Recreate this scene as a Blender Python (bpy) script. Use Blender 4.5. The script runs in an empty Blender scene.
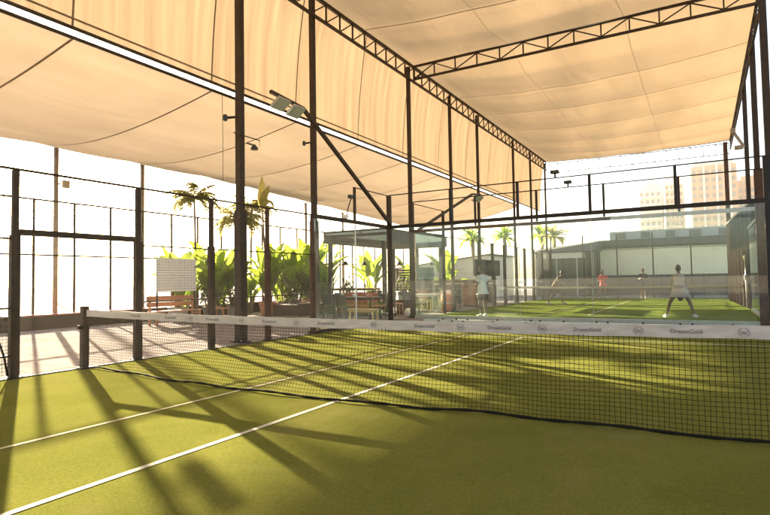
import bpy, bmesh, math, random
from mathutils import Vector, Matrix, Euler
random.seed(11)
PI = math.pi
HAZE = .0005
scene = bpy.context.scene
col = scene.collection

# ------------------------------------------------------------------ helpers
class MB:
    """collects shapes and links them as ONE mesh object"""
    def __init__(self):
        self.v = []; self.f = []
    def quad(self, a, b, c, d):
        n = len(self.v); self.v += [tuple(a), tuple(b), tuple(c), tuple(d)]; self.f.append((n, n+1, n+2, n+3)); return self
    def tri(self, a, b, c):
        n = len(self.v); self.v += [tuple(a), tuple(b), tuple(c)]; self.f.append((n, n+1, n+2)); return self
    def hexa(self, p):
        n = len(self.v); self.v += [tuple(q) for q in p]
        for f in ((0,3,2,1),(4,5,6,7),(0,1,5,4),(1,2,6,5),(2,3,7,6),(3,0,4,7)):
            self.f.append(tuple(n+i for i in f))
        return self
    def box(self, c, s, rz=0.0):
        cx, cy, cz = c; sx, sy, sz = s[0]/2, s[1]/2, s[2]/2
        p = []
        for z in (-sz, sz):
            for x, y in ((-sx,-sy),(sx,-sy),(sx,sy),(-sx,sy)):
                if rz:
                    x, y = x*math.cos(rz)-y*math.sin(rz), x*math.sin(rz)+y*math.cos(rz)
                p.append((cx+x, cy+y, cz+z))
        return self.hexa(p)
    def span(self, a, b):
        return self.box([(a[i]+b[i])/2 for i in range(3)], [abs(b[i]-a[i]) for i in range(3)])
    def bar(self, p0, p1, w, h=None, up=(0,0,1)):
        h = h or w
        p0 = Vector(p0); p1 = Vector(p1); d = (p1-p0).normalized(); u = Vector(up)
        if abs(d.dot(u)) > .98: u = Vector((0,1,0))
        s = d.cross(u).normalized(); t = s.cross(d).normalized()
        q = []
        for P in (p0, p1):
            for a, b in ((-1,-1),(1,-1),(1,1),(-1,1)):
                q.append(P + s*(a*w/2) + t*(b*h/2))
        return self.hexa(q)
    def tube(self, pts, r, n=8, cap=True):
        pts = [Vector(p) for p in pts]; rs = r if isinstance(r, (list, tuple)) else [r]*len(pts)
        base = len(self.v); up = None
        for i, P in enumerate(pts):
            d = (pts[min(i+1, len(pts)-1)] - pts[max(i-1, 0)]).normalized()
            if up is None:
                up = Vector((0,0,1)) if abs(d.z) < .9 else Vector((1,0,0))
            s = d.cross(up).normalized(); t = s.cross(d).normalized(); up = t
            for k in range(n):
                a = 2*PI*k/n
                self.v.append(tuple(P + (s*math.cos(a) + t*math.sin(a))*rs[i]))
        for i in range(len(pts)-1):
            for k in range(n):
                a = base+i*n+k; b = base+i*n+(k+1) % n
                self.f.append((a, b, b+n, a+n))
        if cap:
            self.f.append(tuple(base+k for k in reversed(range(n))))
            self.f.append(tuple(base+(len(pts)-1)*n+k for k in range(n)))
        return self
    def wire(self, p0, p1, w):
        return self.tube([p0, p1], w/2, 4, False)
    def lathe(self, prof, c=(0,0,0), n=20):
        base = len(self.v)
        for r, z in prof:
            for k in range(n):
                a = 2*PI*k/n
                self.v.append((c[0]+r*math.cos(a), c[1]+r*math.sin(a), c[2]+z))
        for i in range(len(prof)-1):
            for k in range(n):
                a = base+i*n+k; b = base+i*n+(k+1) % n
                self.f.append((a, b, b+n, a+n))
        self.f.append(tuple(base+k for k in reversed(range(n))))
        self.f.append(tuple(base+(len(prof)-1)*n+k for k in range(n)))
        return self
    def ball(self, c, r, n=12, m=8, rot=None):
        base = len(self.v); r = r if isinstance(r, (tuple, list)) else (r, r, r)
        for i in range(m+1):
            th = PI*i/m
            for k in range(n):
                a = 2*PI*k/n
                q = Vector((r[0]*math.sin(th)*math.cos(a), r[1]*math.sin(th)*math.sin(a), r[2]*math.cos(th)))
                if rot: q = rot @ q
                self.v.append((c[0]+q.x, c[1]+q.y, c[2]+q.z))
        for i in range(m):
            for k in range(n):
                a = base+i*n+k; b = base+i*n+(k+1) % n
                self.f.append((a, a+n, b+n, b))
        return self
    def grid(self, fn, nu, nv):
        base = len(self.v)
        for i in range(nu+1):
            for j in range(nv+1):
                self.v.append(tuple(fn(i/nu, j/nv)))
        for i in range(nu):
            for j in range(nv):
                a = base+i*(nv+1)+j
                self.f.append((a, a+1, a+nv+2, a+nv+1))
        return self
    def build(self, name, m, parent=None, origin=None, smooth=False, bevel=0):
        o_w = Vector(origin) if origin is not None else Vector((0,0,0))
        pw = Vector((0,0,0)); p = parent
        while p is not None:
            pw += p.location; p = p.parent
        off = pw + (o_w if parent is None else Vector((0,0,0)))
        me = bpy.data.meshes.new(name)
        me.from_pydata([(v[0]-off.x, v[1]-off.y, v[2]-off.z) for v in self.v], [], self.f)
        if bevel:
            bm = bmesh.new(); bm.from_mesh(me)
            bmesh.ops.bevel(bm, geom=bm.edges[:], offset=bevel, segments=2, affect='EDGES', profile=.5)
            bm.to_mesh(me); bm.free()
        me.materials.append(m)
        if smooth:
            for q in me.polygons: q.use_smooth = True
        me.update()
        o = bpy.data.objects.new(name, me); col.objects.link(o)
        if parent is not None: o.parent = parent
        elif origin is not None: o.location = o_w
        return o

def tag(o, label=None, cat=None, group=None, kind=None):
    if label: o['label'] = label
    if cat: o['category'] = cat
    if group: o['group'] = group
    if kind: o['kind'] = kind
    return o
def thing(name, loc, label, cat, group=None, rz=0):
    o = bpy.data.objects.new(name, None); col.objects.link(o)
    o.empty_display_size = .2
    o.location = loc; o.rotation_euler = (0, 0, rz)
    return tag(o, label, cat, group)
def struct(name, mb, m, smooth=False):
    return tag(mb.build(name, m, smooth=smooth), kind='structure')
def children(o): return [c for c in list(bpy.data.objects) if c.parent == o]
def copy_tree(o, loc=None, rz=None, label=None, parent=None):
    c = o.copy(); col.objects.link(c); c.parent = parent
    if loc is not None: c.location = loc
    if rz is not None: c.rotation_euler = (0, 0, rz)
    if label: c['label'] = label
    for ch in children(o): copy_tree(ch, parent=c)
    return c

# ------------------------------------------------------------------ materials
def nt(name):
    m = bpy.data.materials.new(name); m.use_nodes = True
    t = m.node_tree; t.nodes.clear()
    out = t.nodes.new('ShaderNodeOutputMaterial')
    return m, t, out
def N(t, typ, **kw):
    n = t.nodes.new(typ)
    for k, v in kw.items():
        if k in n.inputs: n.inputs[k].default_value = v
        else: setattr(n, k, v)
    return n
def noise_col(t, c, var, scale, detail=4.0, stretch=None):
    tc = N(t, 'ShaderNodeTexCoord'); mp = N(t, 'ShaderNodeMapping')
    if stretch: mp.inputs['Scale'].default_value = stretch
    t.links.new(tc.outputs['Object'], mp.inputs['Vector'])
    nz = N(t, 'ShaderNodeTexNoise', Scale=scale, Detail=detail, Roughness=.65)
    t.links.new(mp.outputs[0], nz.inputs['Vector'])
    r = N(t, 'ShaderNodeValToRGB')
    r.color_ramp.elements[0].position = .3; r.color_ramp.elements[1].position = .7
    r.color_ramp.elements[0].color = (*[max(0, x*(1-var)) for x in c], 1)
    r.color_ramp.elements[1].color = (*[min(1, x*(1+var)) for x in c], 1)
    t.links.new(nz.outputs['Fac'], r.inputs['Fac'])
    return r, nz, mp
def mat(name, c, rough=.6, metal=0.0, var=.15, scale=6.0, bump=.0, spec=.5, bscale=None, stretch=None):
    m, t, out = nt(name)
    b = N(t, 'ShaderNodeBsdfPrincipled', Roughness=rough, Metallic=metal)
    b.inputs['Specular IOR Level'].default_value = spec
    r, nz, mp = noise_col(t, c, var, scale, stretch=stretch)
    t.links.new(r.outputs[0], b.inputs['Base Color'])
    if bump:
        bn = N(t, 'ShaderNodeTexNoise', Scale=bscale or scale*6, Detail=3.0)
        t.links.new(mp.outputs[0], bn.inputs['Vector'])
        bp = N(t, 'ShaderNodeBump', Strength=bump, Distance=.01)
        t.links.new(bn.outputs['Fac'], bp.inputs['Height']); t.links.new(bp.outputs[0], b.inputs['Normal'])
    t.links.new(b.outputs[0], out.inputs[0])
    return m
def translucent(name, c, tc, mix, rough=.85, var=.1, scale=2.0, stretch=None, bump=0, bscale=300):
    m, t, out = nt(name)
    b = N(t, 'ShaderNodeBsdfPrincipled', Roughness=rough); b.inputs['Specular IOR Level'].default_value = .15
    r, nz, mp = noise_col(t, c, var, scale, stretch=stretch)
    t.links.new(r.outputs[0], b.inputs['Base Color'])
    tr = N(t, 'ShaderNodeBsdfTranslucent')
    r2, nz2, mp2 = noise_col(t, tc, var, scale*1.3, stretch=stretch)
    t.links.new(r2.outputs[0], tr.inputs['Color'])
    mx = N(t, 'ShaderNodeMixShader', Fac=mix)
    t.links.new(b.outputs[0], mx.inputs[1]); t.links.new(tr.outputs[0], mx.inputs[2])
    if bump:
        bn = N(t, 'ShaderNodeTexNoise', Scale=bscale, Detail=2.0)
        t.links.new(mp.outputs[0], bn.inputs['Vector'])
        bp = N(t, 'ShaderNodeBump', Strength=bump, Distance=.01)
        t.links.new(bn.outputs['Fac'], bp.inputs['Height'])
        wr = N(t, 'ShaderNodeTexNoise', Scale=.7, Detail=4.0, Roughness=.55, Distortion=1.0)
        t.links.new(mp.outputs[0], wr.inputs['Vector'])
        bw = N(t, 'ShaderNodeBump', Strength=.22, Distance=.10)
        t.links.new(wr.outputs['Fac'], bw.inputs['Height']); t.links.new(bw.outputs[0], bp.inputs['Normal'])
        t.links.new(bp.outputs[0], b.inputs['Normal']); t.links.new(bp.outputs[0], tr.inputs['Normal'])
    t.links.new(mx.outputs[0], out.inputs[0])
    return m
def turf(name, c, c2):
    m, t, out = nt(name)
    b = N(t, 'ShaderNodeBsdfPrincipled', Roughness=1.0); b.inputs['Specular IOR Level'].default_value = 0
    tc = N(t, 'ShaderNodeTexCoord')
    big = N(t, 'ShaderNodeTexNoise', Scale=.9, Detail=5.0, Roughness=.6)
    mid = N(t, 'ShaderNodeTexNoise', Scale=48.0, Detail=6.0, Roughness=.75)
    fine = N(t, 'ShaderNodeTexNoise', Scale=150.0, Detail=4.0, Roughness=.8)
    for n in (big, mid, fine): t.links.new(tc.outputs['Object'], n.inputs['Vector'])
    r = N(t, 'ShaderNodeValToRGB')
    r.color_ramp.elements[0].position = .40; r.color_ramp.elements[1].position = .68
    r.color_ramp.elements[0].color = (*c, 1); r.color_ramp.elements[1].color = (*c2, 1)
    a1 = N(t, 'ShaderNodeMath', operation='MULTIPLY_ADD'); a1.inputs[1].default_value = .40
    t.links.new(mid.outputs['Fac'], a1.inputs[0])
    a2 = N(t, 'ShaderNodeMath', operation='MULTIPLY'); a2.inputs[1].default_value = .25
    t.links.new(big.outputs['Fac'], a2.inputs[0]); t.links.new(a2.outputs[0], a1.inputs[2])
    a3 = N(t, 'ShaderNodeMath', operation='MULTIPLY_ADD'); a3.inputs[1].default_value = .42
    t.links.new(fine.outputs['Fac'], a3.inputs[0]); t.links.new(a1.outputs[0], a3.inputs[2])
    t.links.new(a3.outputs[0], r.inputs['Fac'])
    sn = N(t, 'ShaderNodeTexNoise', Scale=.55, Detail=8.0, Roughness=.7, Distortion=.4); t.links.new(tc.outputs['Object'], sn.inputs['Vector'])
    sr = N(t, 'ShaderNodeValToRGB'); sr.color_ramp.elements[0].position = .55; sr.color_ramp.elements[1].position = .80
    sr.color_ramp.elements[0].color = (0,0,0,1); sr.color_ramp.elements[1].color = (.55,.55,.55,1)
    t.links.new(sn.outputs['Fac'], sr.inputs['Fac'])
    sm = N(t, 'ShaderNodeMixRGB'); sm.inputs[2].default_value = (.22,.20,.09,1)
    t.links.new(sr.outputs[0], sm.inputs[0]); t.links.new(r.outputs[0], sm.inputs[1]); t.links.new(sm.outputs[0], b.inputs['Base Color'])
    bp = N(t, 'ShaderNodeBump', Strength=.75, Distance=.012)
    hs = N(t, 'ShaderNodeMath', operation='MULTIPLY_ADD'); hs.inputs[1].default_value = .5
    t.links.new(mid.outputs['Fac'], hs.inputs[0]); t.links.new(fine.outputs['Fac'], hs.inputs[2])
    t.links.new(hs.outputs[0], bp.inputs['Height']); t.links.new(bp.outputs[0], b.inputs['Normal'])
    t.links.new(b.outputs[0], out.inputs[0])
    return m
def glass(name, tint=(.962,.983,.972), refl=.08, kf=.46):
    m, t, out = nt(name)
    tr = N(t, 'ShaderNodeBsdfTransparent'); tr.inputs[0].default_value = (*tint, 1)
    gl = N(t, 'ShaderNodeBsdfGlossy', Roughness=.01); gl.inputs[0].default_value = (.95,.98,.97,1)
    df = N(t, 'ShaderNodeBsdfDiffuse'); df.inputs[0].default_value = (.75,.8,.77,1)     # dust film
    fr = N(t, 'ShaderNodeFresnel', IOR=1.45)
    mul = N(t, 'ShaderNodeMath', operation='MULTIPLY_ADD'); mul.inputs[1].default_value = kf; mul.inputs[2].default_value = refl*.1
    t.links.new(fr.outputs[0], mul.inputs[0])
    mx = N(t, 'ShaderNodeMixShader'); t.links.new(mul.outputs[0], mx.inputs[0])
    t.links.new(tr.outputs[0], mx.inputs[1]); t.links.new(gl.outputs[0], mx.inputs[2])
    nz = N(t, 'ShaderNodeTexNoise', Scale=1.4, Detail=5.0); tc = N(t, 'ShaderNodeTexCoord')
    t.links.new(tc.outputs['Object'], nz.inputs['Vector'])
    m2 = N(t, 'ShaderNodeMath', operation='MULTIPLY'); m2.inputs[1].default_value = .035
    t.links.new(nz.outputs['Fac'], m2.inputs[0])
    mx2 = N(t, 'ShaderNodeMixShader'); t.links.new(m2.outputs[0], mx2.inputs[0])
    t.links.new(mx.outputs[0], mx2.inputs[1]); t.links.new(df.outputs[0], mx2.inputs[2])
    t.links.new(mx2.outputs[0], out.inputs[0])
    return m
def wood(name, c, c2, scale=3.0):
    m, t, out = nt(name)
    b = N(t, 'ShaderNodeBsdfPrincipled', Roughness=.55)
    tc = N(t, 'ShaderNodeTexCoord'); mp = N(t, 'ShaderNodeMapping'); mp.inputs['Scale'].default_value = (1, 9, 9)
    nz = N(t, 'ShaderNodeTexNoise', Scale=scale, Detail=6.0, Roughness=.7, Distortion=.6)
    t.links.new(tc.outputs['Object'], mp.inputs[0]); t.links.new(mp.outputs[0], nz.inputs['Vector'])
    r = N(t, 'ShaderNodeValToRGB'); r.color_ramp.elements[0].position = .3; r.color_ramp.elements[1].position = .7
    r.color_ramp.elements[0].color = (*c, 1); r.color_ramp.elements[1].color = (*c2, 1)
    t.links.new(nz.outputs['Fac'], r.inputs[0]); t.links.new(r.outputs[0], b.inputs['Base Color'])
    t.links.new(b.outputs[0], out.inputs[0])
    return m
def tiles(name, c, c2, mortar, scale, size=.02, w=.6, h=.6):
    m, t, out = nt(name)
    b = N(t, 'ShaderNodeBsdfPrincipled', Roughness=.95); b.inputs['Specular IOR Level'].default_value = 0
    tc = N(t, 'ShaderNodeTexCoord')
    br = N(t, 'ShaderNodeTexBrick', offset=.5); br.inputs['Scale'].default_value = scale
    br.inputs['Mortar Size'].default_value = size; br.inputs['Brick Width'].default_value = w; br.inputs['Row Height'].default_value = h
    br.inputs['Color1'].default_value = (*c, 1); br.inputs['Color2'].default_value = (*c2, 1); br.inputs['Mortar'].default_value = (*mortar, 1)
    nz = N(t, 'ShaderNodeTexNoise', Scale=1.3, Detail=7.0, Roughness=.65)
    t.links.new(tc.outputs['Object'], br.inputs['Vector']); t.links.new(tc.outputs['Object'], nz.inputs['Vector'])
    r = N(t, 'ShaderNodeValToRGB'); r.color_ramp.elements[0].position = .25; r.color_ramp.elements[1].position = .75
    r.color_ramp.elements[0].color = (.72, .72, .72, 1); r.color_ramp.elements[1].color = (1, 1, 1, 1)
    t.links.new(nz.outputs['Fac'], r.inputs[0])
    mx = N(t, 'ShaderNodeMixRGB', blend_type='MULTIPLY'); mx.inputs[0].default_value = 1
    t.links.new(br.outputs[0], mx.inputs[1]); t.links.new(r.outputs[0], mx.inputs[2])
    t.links.new(mx.outputs[0], b.inputs['Base Color']); t.links.new(b.outputs[0], out.inputs[0])
    return m

STEEL = mat('dark bronze painted steel', (.040,.024,.014), .6, 0, .3, 9, .15, .25)
STEEL2 = mat('dark charcoal painted steel', (.020,.017,.015), .55, 0, .3, 9, .1, .25)
RUST = mat('rust brown painted post', (.075,.036,.022), .65, 0, .35, 7, .2, .25)
POLE = mat('glare lightened tan', (.30,.22,.15), .6, 0, .25, 5, .1)  # brown paled so the glare around the poles sits in the base colour
RAILW = mat('pale galvanised rail', (.58,.62,.58), .4, .1, .12, 8)
PANELW = mat('lavender white panel sheet', (.34,.32,.36), .6, 0, .06, 6)
GALV = mat('galvanised steel', (.42,.43,.42), .4, .6, .15, 12)
WHITE = mat('white painted metal', (.78,.76,.72), .4, 0, .06, 6)
GUTTER = mat('white enamelled gutter', (.82,.81,.79), .3, 0, .05, 5)
WIRE = mat('wire mesh coating', (.05,.047,.045), .5, 0, .1, 20)
CORD = mat('black net cord', (.016,.014,.011), .9, 0, .2, 40, 0, .05)
TAPE = mat('white net tape canvas', (.50,.45,.42), .8, 0, .16, 3.5, .2, bscale=60, stretch=(1,1,6))
INK = mat('grey printed ink', (.20,.17,.18), .8, 0, .2, 30)
FABRIC = translucent('tan shade cloth', (.44,.34,.225), (.285,.205,.124), .5, .9, .10, .35, (1, .25, 1), .12, 260)
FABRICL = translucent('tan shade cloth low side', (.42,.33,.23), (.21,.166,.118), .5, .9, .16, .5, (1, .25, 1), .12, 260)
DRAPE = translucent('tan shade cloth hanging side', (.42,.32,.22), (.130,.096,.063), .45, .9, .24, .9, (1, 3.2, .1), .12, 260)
SEAM = mat('brown seam webbing', (.20,.13,.075), .9, 0, .2, 9)
TURF = turf('sand dressed artificial turf', (.082,.100,.017), (.206,.196,.052))
TURF2 = turf('green artificial turf', (.08,.112,.02), (.155,.19,.042))
LINE = mat('white turf line', (.42,.39,.31), .9, 0, .12, 60, .3)
LINEY = mat('faded cream turf line', (.38,.35,.20), .9, 0, .14, 60, .3)
PAVE = tiles('pale concrete paving', (.34,.31,.305), (.28,.26,.255), (.17,.16,.155), 1.0, .012, .9, .6)
GROUND = mat('dusty ground', (.33,.28,.22), .95, 0, .2, .2, .1)
KERB = mat('dark rubber kerb', (.03,.028,.024), .8, 0, .2, 9)
PLANTER = mat('brown rendered planter', (.030,.018,.012), .9, 0, .2, 3, .2, 0)
COPING = mat('terracotta coping', (.30,.085,.045), .7, 0, .2, 5, .1)
GLASS = glass('court glass')
GLASSC = glass('clear side glass', (.975,.988,.98), .05, .16)
GLASS2 = glass('far court glass', (.955,.982,.968), .15)
LEAF = translucent('banana leaf', (.11,.175,.025), (.29,.38,.04), .58, .45, .25, 3)
LEAF2 = translucent('dark shrub leaf', (.055,.085,.018), (.16,.19,.02), .35, .5, .35, 4)
PALM = translucent('palm frond', (.19,.19,.07), (.42,.38,.14), .55, .6, .25, 4)
STEM = mat('plant stem', (.13,.10,.045), .8, 0, .3, 9, .3)
TRUNK = mat('palm trunk', (.16,.12,.085), .9, 0, .3, 12, .5)
POTG = mat('grey concrete pot', (.30,.29,.28), .8, 0, .15, 6, .2)
POTT = mat('terracotta pot', (.36,.17,.09), .8, 0, .2, 6, .2)
POTD = mat('charcoal pot', (.07,.066,.062), .6, 0, .2, 6, .1)
SOIL = mat('potting soil', (.05,.035,.025), 1, 0, .3, 30, .5)
WOODO = wood('orange hardwood', (.33,.14,.06), (.46,.22,.10))
WOODL = wood('light pine', (.42,.28,.13), (.58,.40,.20))
WOODD = wood('dark stained wood', (.06,.04,.03), (.11,.07,.05))
CLADB = mat('brown timber cladding in painted shade', (.008,.0048,.0032), .9, 0, .3, 3, .2, 0)  # near-black brown puts the shade missing on the sunlit side wall into colour
ROOFG = mat('grey fibre cement roof', (.16,.145,.13), .85, 0, .2, 2, .2)
ROOFD = mat('dark brown grey fascia', (.075,.062,.052), .8, 0, .25, 2, .2)
DARKB = mat('dark building cladding', (.06,.058,.055), .7, 0, .25, 1.5, .1)
DARKG = mat('dark tinted glazing', (.05,.065,.065), .12, 0, .25, 1.0)
GREYB = mat('light grey rooftop cladding', (.38,.40,.40), .7, 0, .15, 1.2)
SCREEN = mat('pale green render', (.84,.84,.64), .8, 0, .07, .6)
CREAM = mat('cream render', (.80,.75,.64), .85, 0, .1, .8, .1)
TOWERW = mat('white tower render', (.66,.62,.58), .85, 0, .06, .05)
TOWERB = mat('tan tower render', (.56,.36,.24), .85, 0, .08, .05)
WINDOW = mat('tower window glass', (.22,.22,.22), .2, 0, .2, .3)
BOARD = mat('dark brown notice board', (.055,.035,.028), .6, 0, .2, 6)
ORANGE = mat('orange plastic', (.62,.14,.05), .4, 0, .08, 5)
TCLOTH = mat('terracotta upholstery', (.38,.15,.08), .9, 0, .15, 8, .2)
BLACK = mat('black plastic', (.018,.018,.018), .45, 0, .2, 10)
LENS = mat('floodlight lens', (.40,.42,.34), .25, .1, .12, 25)
BEIGE = mat('beige enamel box', (.50,.42,.30), .5, 0, .1, 6)
CERAM = mat('white ceramic', (.75,.73,.70), .3, 0, .05, 6)
SKIN = mat('tanned skin', (.19,.095,.058), .55, 0, .1, 8)
SKIN2 = mat('brown skin', (.16,.085,.054), .55, 0, .1, 8)
HAIR = mat('black hair', (.018,.013,.010), .6, 0, .3, 40)
EYE = mat('dark eye', (.015,.012,.010), .2, 0, .1, 10)
CL_W = mat('pale blue white cotton', (.62,.66,.70), .9, 0, .08, 7)
CL_K = mat('black shorts cloth', (.02,.02,.022), .9, 0, .2, 7)
CL_O = mat('brown sports shirt', (.075,.042,.018), .9, 0, .15, 7)
CL_R = mat('red sports shirt', (.62,.09,.08), .9, 0, .1, 7)
CL_N = mat('navy sports shirt', (.025,.035,.06), .9, 0, .15, 7)
CL_D = mat('pale grey dress cloth', (.30,.27,.25), .9, 0, .08, 9)
CL_G = mat('grey shorts cloth', (.09,.09,.09), .9, 0, .15, 7)
SHOE = mat('white trainer', (.65,.62,.58), .6, 0, .1, 9)

# ------------------------------------------------------------------ setting: ground, courts, paving
m = MB(); m.quad((-900,-900,-.03),(900,-900,-.03),(900,1500,-.03),(-900,1500,-.03)); struct('ground', m, GROUND)
m = MB(); m.quad((-13.9,-14,-.012),(14,-14,-.012),(14,60,-.012),(-13.9,60,-.012)); struct('paving', m, PAVE)
m = MB(); m.quad((-5.02,-10,-.004),(5.02,-10,-.004),(5.02,10,-.004),(-5.02,10,-.004)); struct('near_court_turf', m, TURF)
m = MB(); m.quad((-5.2,11.8,-.004),(5.0,11.8,-.004),(5.0,31.8,-.004),(-5.2,31.8,-.004)); struct('far_court_turf', m, TURF2)
m = MB()
m.span((-5.06,-10,-.03),(-5.02,9.95,.012)); struct('turf_edging', m, KERB)
def line(x0, y0, x1, y1, w, mm):
    d = Vector((x1-x0, y1-y0, 0)).normalized(); s = Vector((-d.y, d.x, 0))*(w/2)
    a = Vector((x0,y0,0)); b = Vector((x1,y1,0))
    struct('court_line', MB().quad(a-s, a+s, b+s, b-s), mm)
line(0, -6.95, 0, 6.92, .056, LINE)
line(-1.5, -8, -1.36, 6.92, .05, LINEY)
line(-5.0, 6.95, 5.0, 6.95, .05, LINE)
line(0, 14.9, 0, 28.7, .05, LINE)
line(-1.45, 12.3, -1.45, 28.7, .05, LINEY)
line(-5.2, 28.75, 5.0, 28.75, .05, LINE)

# ------------------------------------------------------------------ the net across the near court
def ztop(x): return .875 + .05*(x/5.0)**2
BOT = [(-5.0,.02),(-4.84,.06),(-3.99,.0),(-2.85,-.17),(-1.77,-.22),(-.79,-.23),(.19,-.22),(.98,-.14),(1.88,-.05),(2.53,-.07),(3.01,-.05),(3.45,-.04),(3.91,-.04),(5.0,0)]
def ybot(x):
    for (x0,y0),(x1,y1) in zip(BOT, BOT[1:]):
        if x <= x1:
            t = (x-x0)/(x1-x0); t = max(0, min(1, t)); return y0+(y1-y0)*(t*t*(3-2*t))
    return 0
def make_net(name, y0, x0, x1, label, detailed):
    r = thing(name, ((x0+x1)/2, y0, 0), label, 'court net')
    def npt(x, t):
        xs = (x-(x0+x1)/2)*10/(x1-x0)
        z = (ztop(xs)-.09)*(1-t) + (.016+.008*math.sin(x*5.1))*t
        yb = ybot(xs) if detailed else 0
        return (x, y0+yb*(t**1.7)+.006*math.sin(x*7+t*4)*t, z)
    for xx in ((x0, x1)):
        p = MB(); p.box((xx, y0, .49), (.105, .105, .98)); po = p.build('net_post', STEEL, r, bevel=.012)
        MB().box((xx, y0, .012), (.2, .2, .024)).build('base_plate', STEEL2, po, bevel=.004)
        MB().lathe([(.03,0),(.04,.01),(.04,.05),(.03,.06)], (xx, y0-.075, .62), 10).build('winder', STEEL2, po, smooth=True)
    a, b = x0+.06, x1-.06
    n = 120 if detailed else 40
    tp = MB()
    def tz(x): return ztop((x-(x0+x1)/2)*10/(x1-x0))
    def tw(u, v):
        x = a+(b-a)*u; z = tz(x); th = .007
        prof = [(-th, z-.105), (-th-.001, z-.05), (-th, z), (th, z), (th+.001, z-.05), (th, z-.105), (-th, z-.105)]
        y, zz = prof[int(round(v*6))]
        return (x, y0+y+.006*math.sin(x*3.1)+.003*math.sin(x*17+3*math.sin(x*2.3)+zz*45), zz+.0025*math.sin(x*9.0))
    tp.grid(tw, n*2, 6)
    to = tp.build('net_tape', TAPE, r, smooth=False)
    if detailed:
        def txt(s, x, size, name='lettering'):
            cu = bpy.data.curves.new('lettering', 'FONT'); cu.body = s; cu.size = size; cu.extrude = .0006
            cu.align_x = 'CENTER'; cu.align_y = 'CENTER'; cu.space_character = 1.05; cu.offset = .0006
            tmp = bpy.data.objects.new('tmp', cu); col.objects.link(tmp)
            bpy.context.view_layer.update()
            me = bpy.data.meshes.new_from_object(tmp.evaluated_get(bpy.context.evaluated_depsgraph_get()))
            bpy.data.objects.remove(tmp)
            dz = (tz(x+.1)-tz(x-.1))/.2
            M = Matrix.Translation((x-r.location.x, -.0125+.006*math.sin(x*3.1), tz(x)-.053)) @ Matrix.Rotation(-math.atan(dz), 4, 'Y') @ Matrix.Rotation(PI/2, 4, 'X')
            me.transform(M); me.materials.append(INK)
            o = bpy.data.objects.new(name, me); col.objects.link(o); o.parent = to
        for x in (-3.9, -2.97, -2.14, -.98, -.35+.5, .86, 1.86, 2.6, 3.38, 4.2): pass
        for x in (-3.75, -2.97, -2.14, -1.15, -.28, .98-.4, .98+.0, 1.79, 2.6, 3.38, 4.15):
            if x == .98-.4: continue
            txt('DreamGold', x, .047)
        for x in (-2.55, -1.62, -.72, .36, 1.39, 2.2, 3.02, 3.78):
            e = MB(); z = tz(x)-.053; y = y0-.0128+.006*math.sin(x*3.1)
            for k in range(28):
                a0, a1 = 2*PI*k/28, 2*PI*(k+1)/28
                if k in (6, 7, 20, 21): continue
                P = lambda aa, rr: (x+math.cos(aa)*rr*1.15, y, z+math.sin(aa)*rr)
                e.quad(P(a0,.030), P(a1,.030), P(a1,.034), P(a0,.034))
            zz = [(-.022,.014),(-.011,-.014),(0,.010),(.011,-.014),(.022,.014)]
            for (p, q), (p2, q2) in zip(zz, zz[1:]):
                e.quad((x+p-.003,y,z+q),(x+p+.003,y,z+q),(x+p2+.003,y,z+q2),(x+p2-.003,y,z+q2))
            e.build('emblem', INK, to)
    nm = MB()
    if detailed:
        cell = .042; w = .0042
        nx = int((b-a)/cell)
        for i in range(nx+1):
            x = a+(b-a)*i/nx
            nm.tube([npt(x+.004*math.sin(i*1.7+k*.8)*k/8, k/8) for k in range(9)], w/2, 4, False)
        for j in range(1, 20):
            nm.tube([npt(a+(b-a)*i/nx/1.0 if False else a+(b-a)*i/100, min(1, j/20+.003*math.sin(i*.9+j))) for i in range(101)], w/2, 4, False)
    else:
        cell = .09; nx = int((b-a)/cell)
        for i in range(nx+1):
            x = a+(b-a)*i/nx; nm.wire(npt(x,0), npt(x,1), .006)
        for j in range(1, 9):
            nm.tube([npt(a+(b-a)*i/30, j/9) for i in range(31)], .003, 4, False)
    nm.build('net_mesh', CORD, r)
    bc = MB(); bc.tube([npt(a+(b-a)*i/150, 1.0) for i in range(151)], [.010+.006*abs(math.sin(i*.7)) for i in range(151)], 6)
    bc.build('bottom_cord', CORD, r)
make_net('court_net', 0, -5.02, 5.02, 'black net with white lettered tape stretched across the near yellow-lit court', True)
make_net('court_net', 21.8, -5.1, 4.95, 'small distant net with plain white tape on the far court among the players', False)

# ------------------------------------------------------------------ fences and glass of the near court
def wire_panel(p0, p1, z0, z1, step=.05, w=.0034):
    mb = MB(); p0 = Vector(p0); p1 = Vector(p1); L = (p1-p0).length
    n = max(1, int(L/step))
    for i in range(n+1):
        q = p0.lerp(p1, i/n); mb.wire((q.x,q.y,z0),(q.x,q.y,z1), w)
    n = max(1, int((z1-z0)/step))
    for i in range(n+1):
        z = z0+(z1-z0)*i/n; mb.wire((p0.x,p0.y,z),(p1.x,p1.y,z), w)
    return mb
FX = -5.09
f = thing('court_fence', (FX, 2, 0), 'brown steel wire mesh side fence with open gateway beside the near court', 'fence')
for y in (-4.4, -2.7, -1.0, 1.0, 2.67, 4.33, 6.0):
    p = MB().box((FX, y, 1.5), (.065, .085, 3.0)).build('post', RUST if y > 4 else STEEL, f, bevel=.004)
    MB().box((FX, y, 1.03), (.09, .125, 2.06)).build('sleeve', RUST if y > 4 else STEEL, p, bevel=.004)
    MB().box((FX, y, .01), (.16, .18, .02)).build('base_plate', STEEL2, p)
MB().tube([(FX, -4.4, 3.02), (FX, 6.0, 3.02)], .021, 8).build('top_rail', STEEL, f, smooth=True)
MB().box((FX, 0, 2.10), (.07, 1.9, .09)).build('lintel', STEEL, f)
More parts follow.
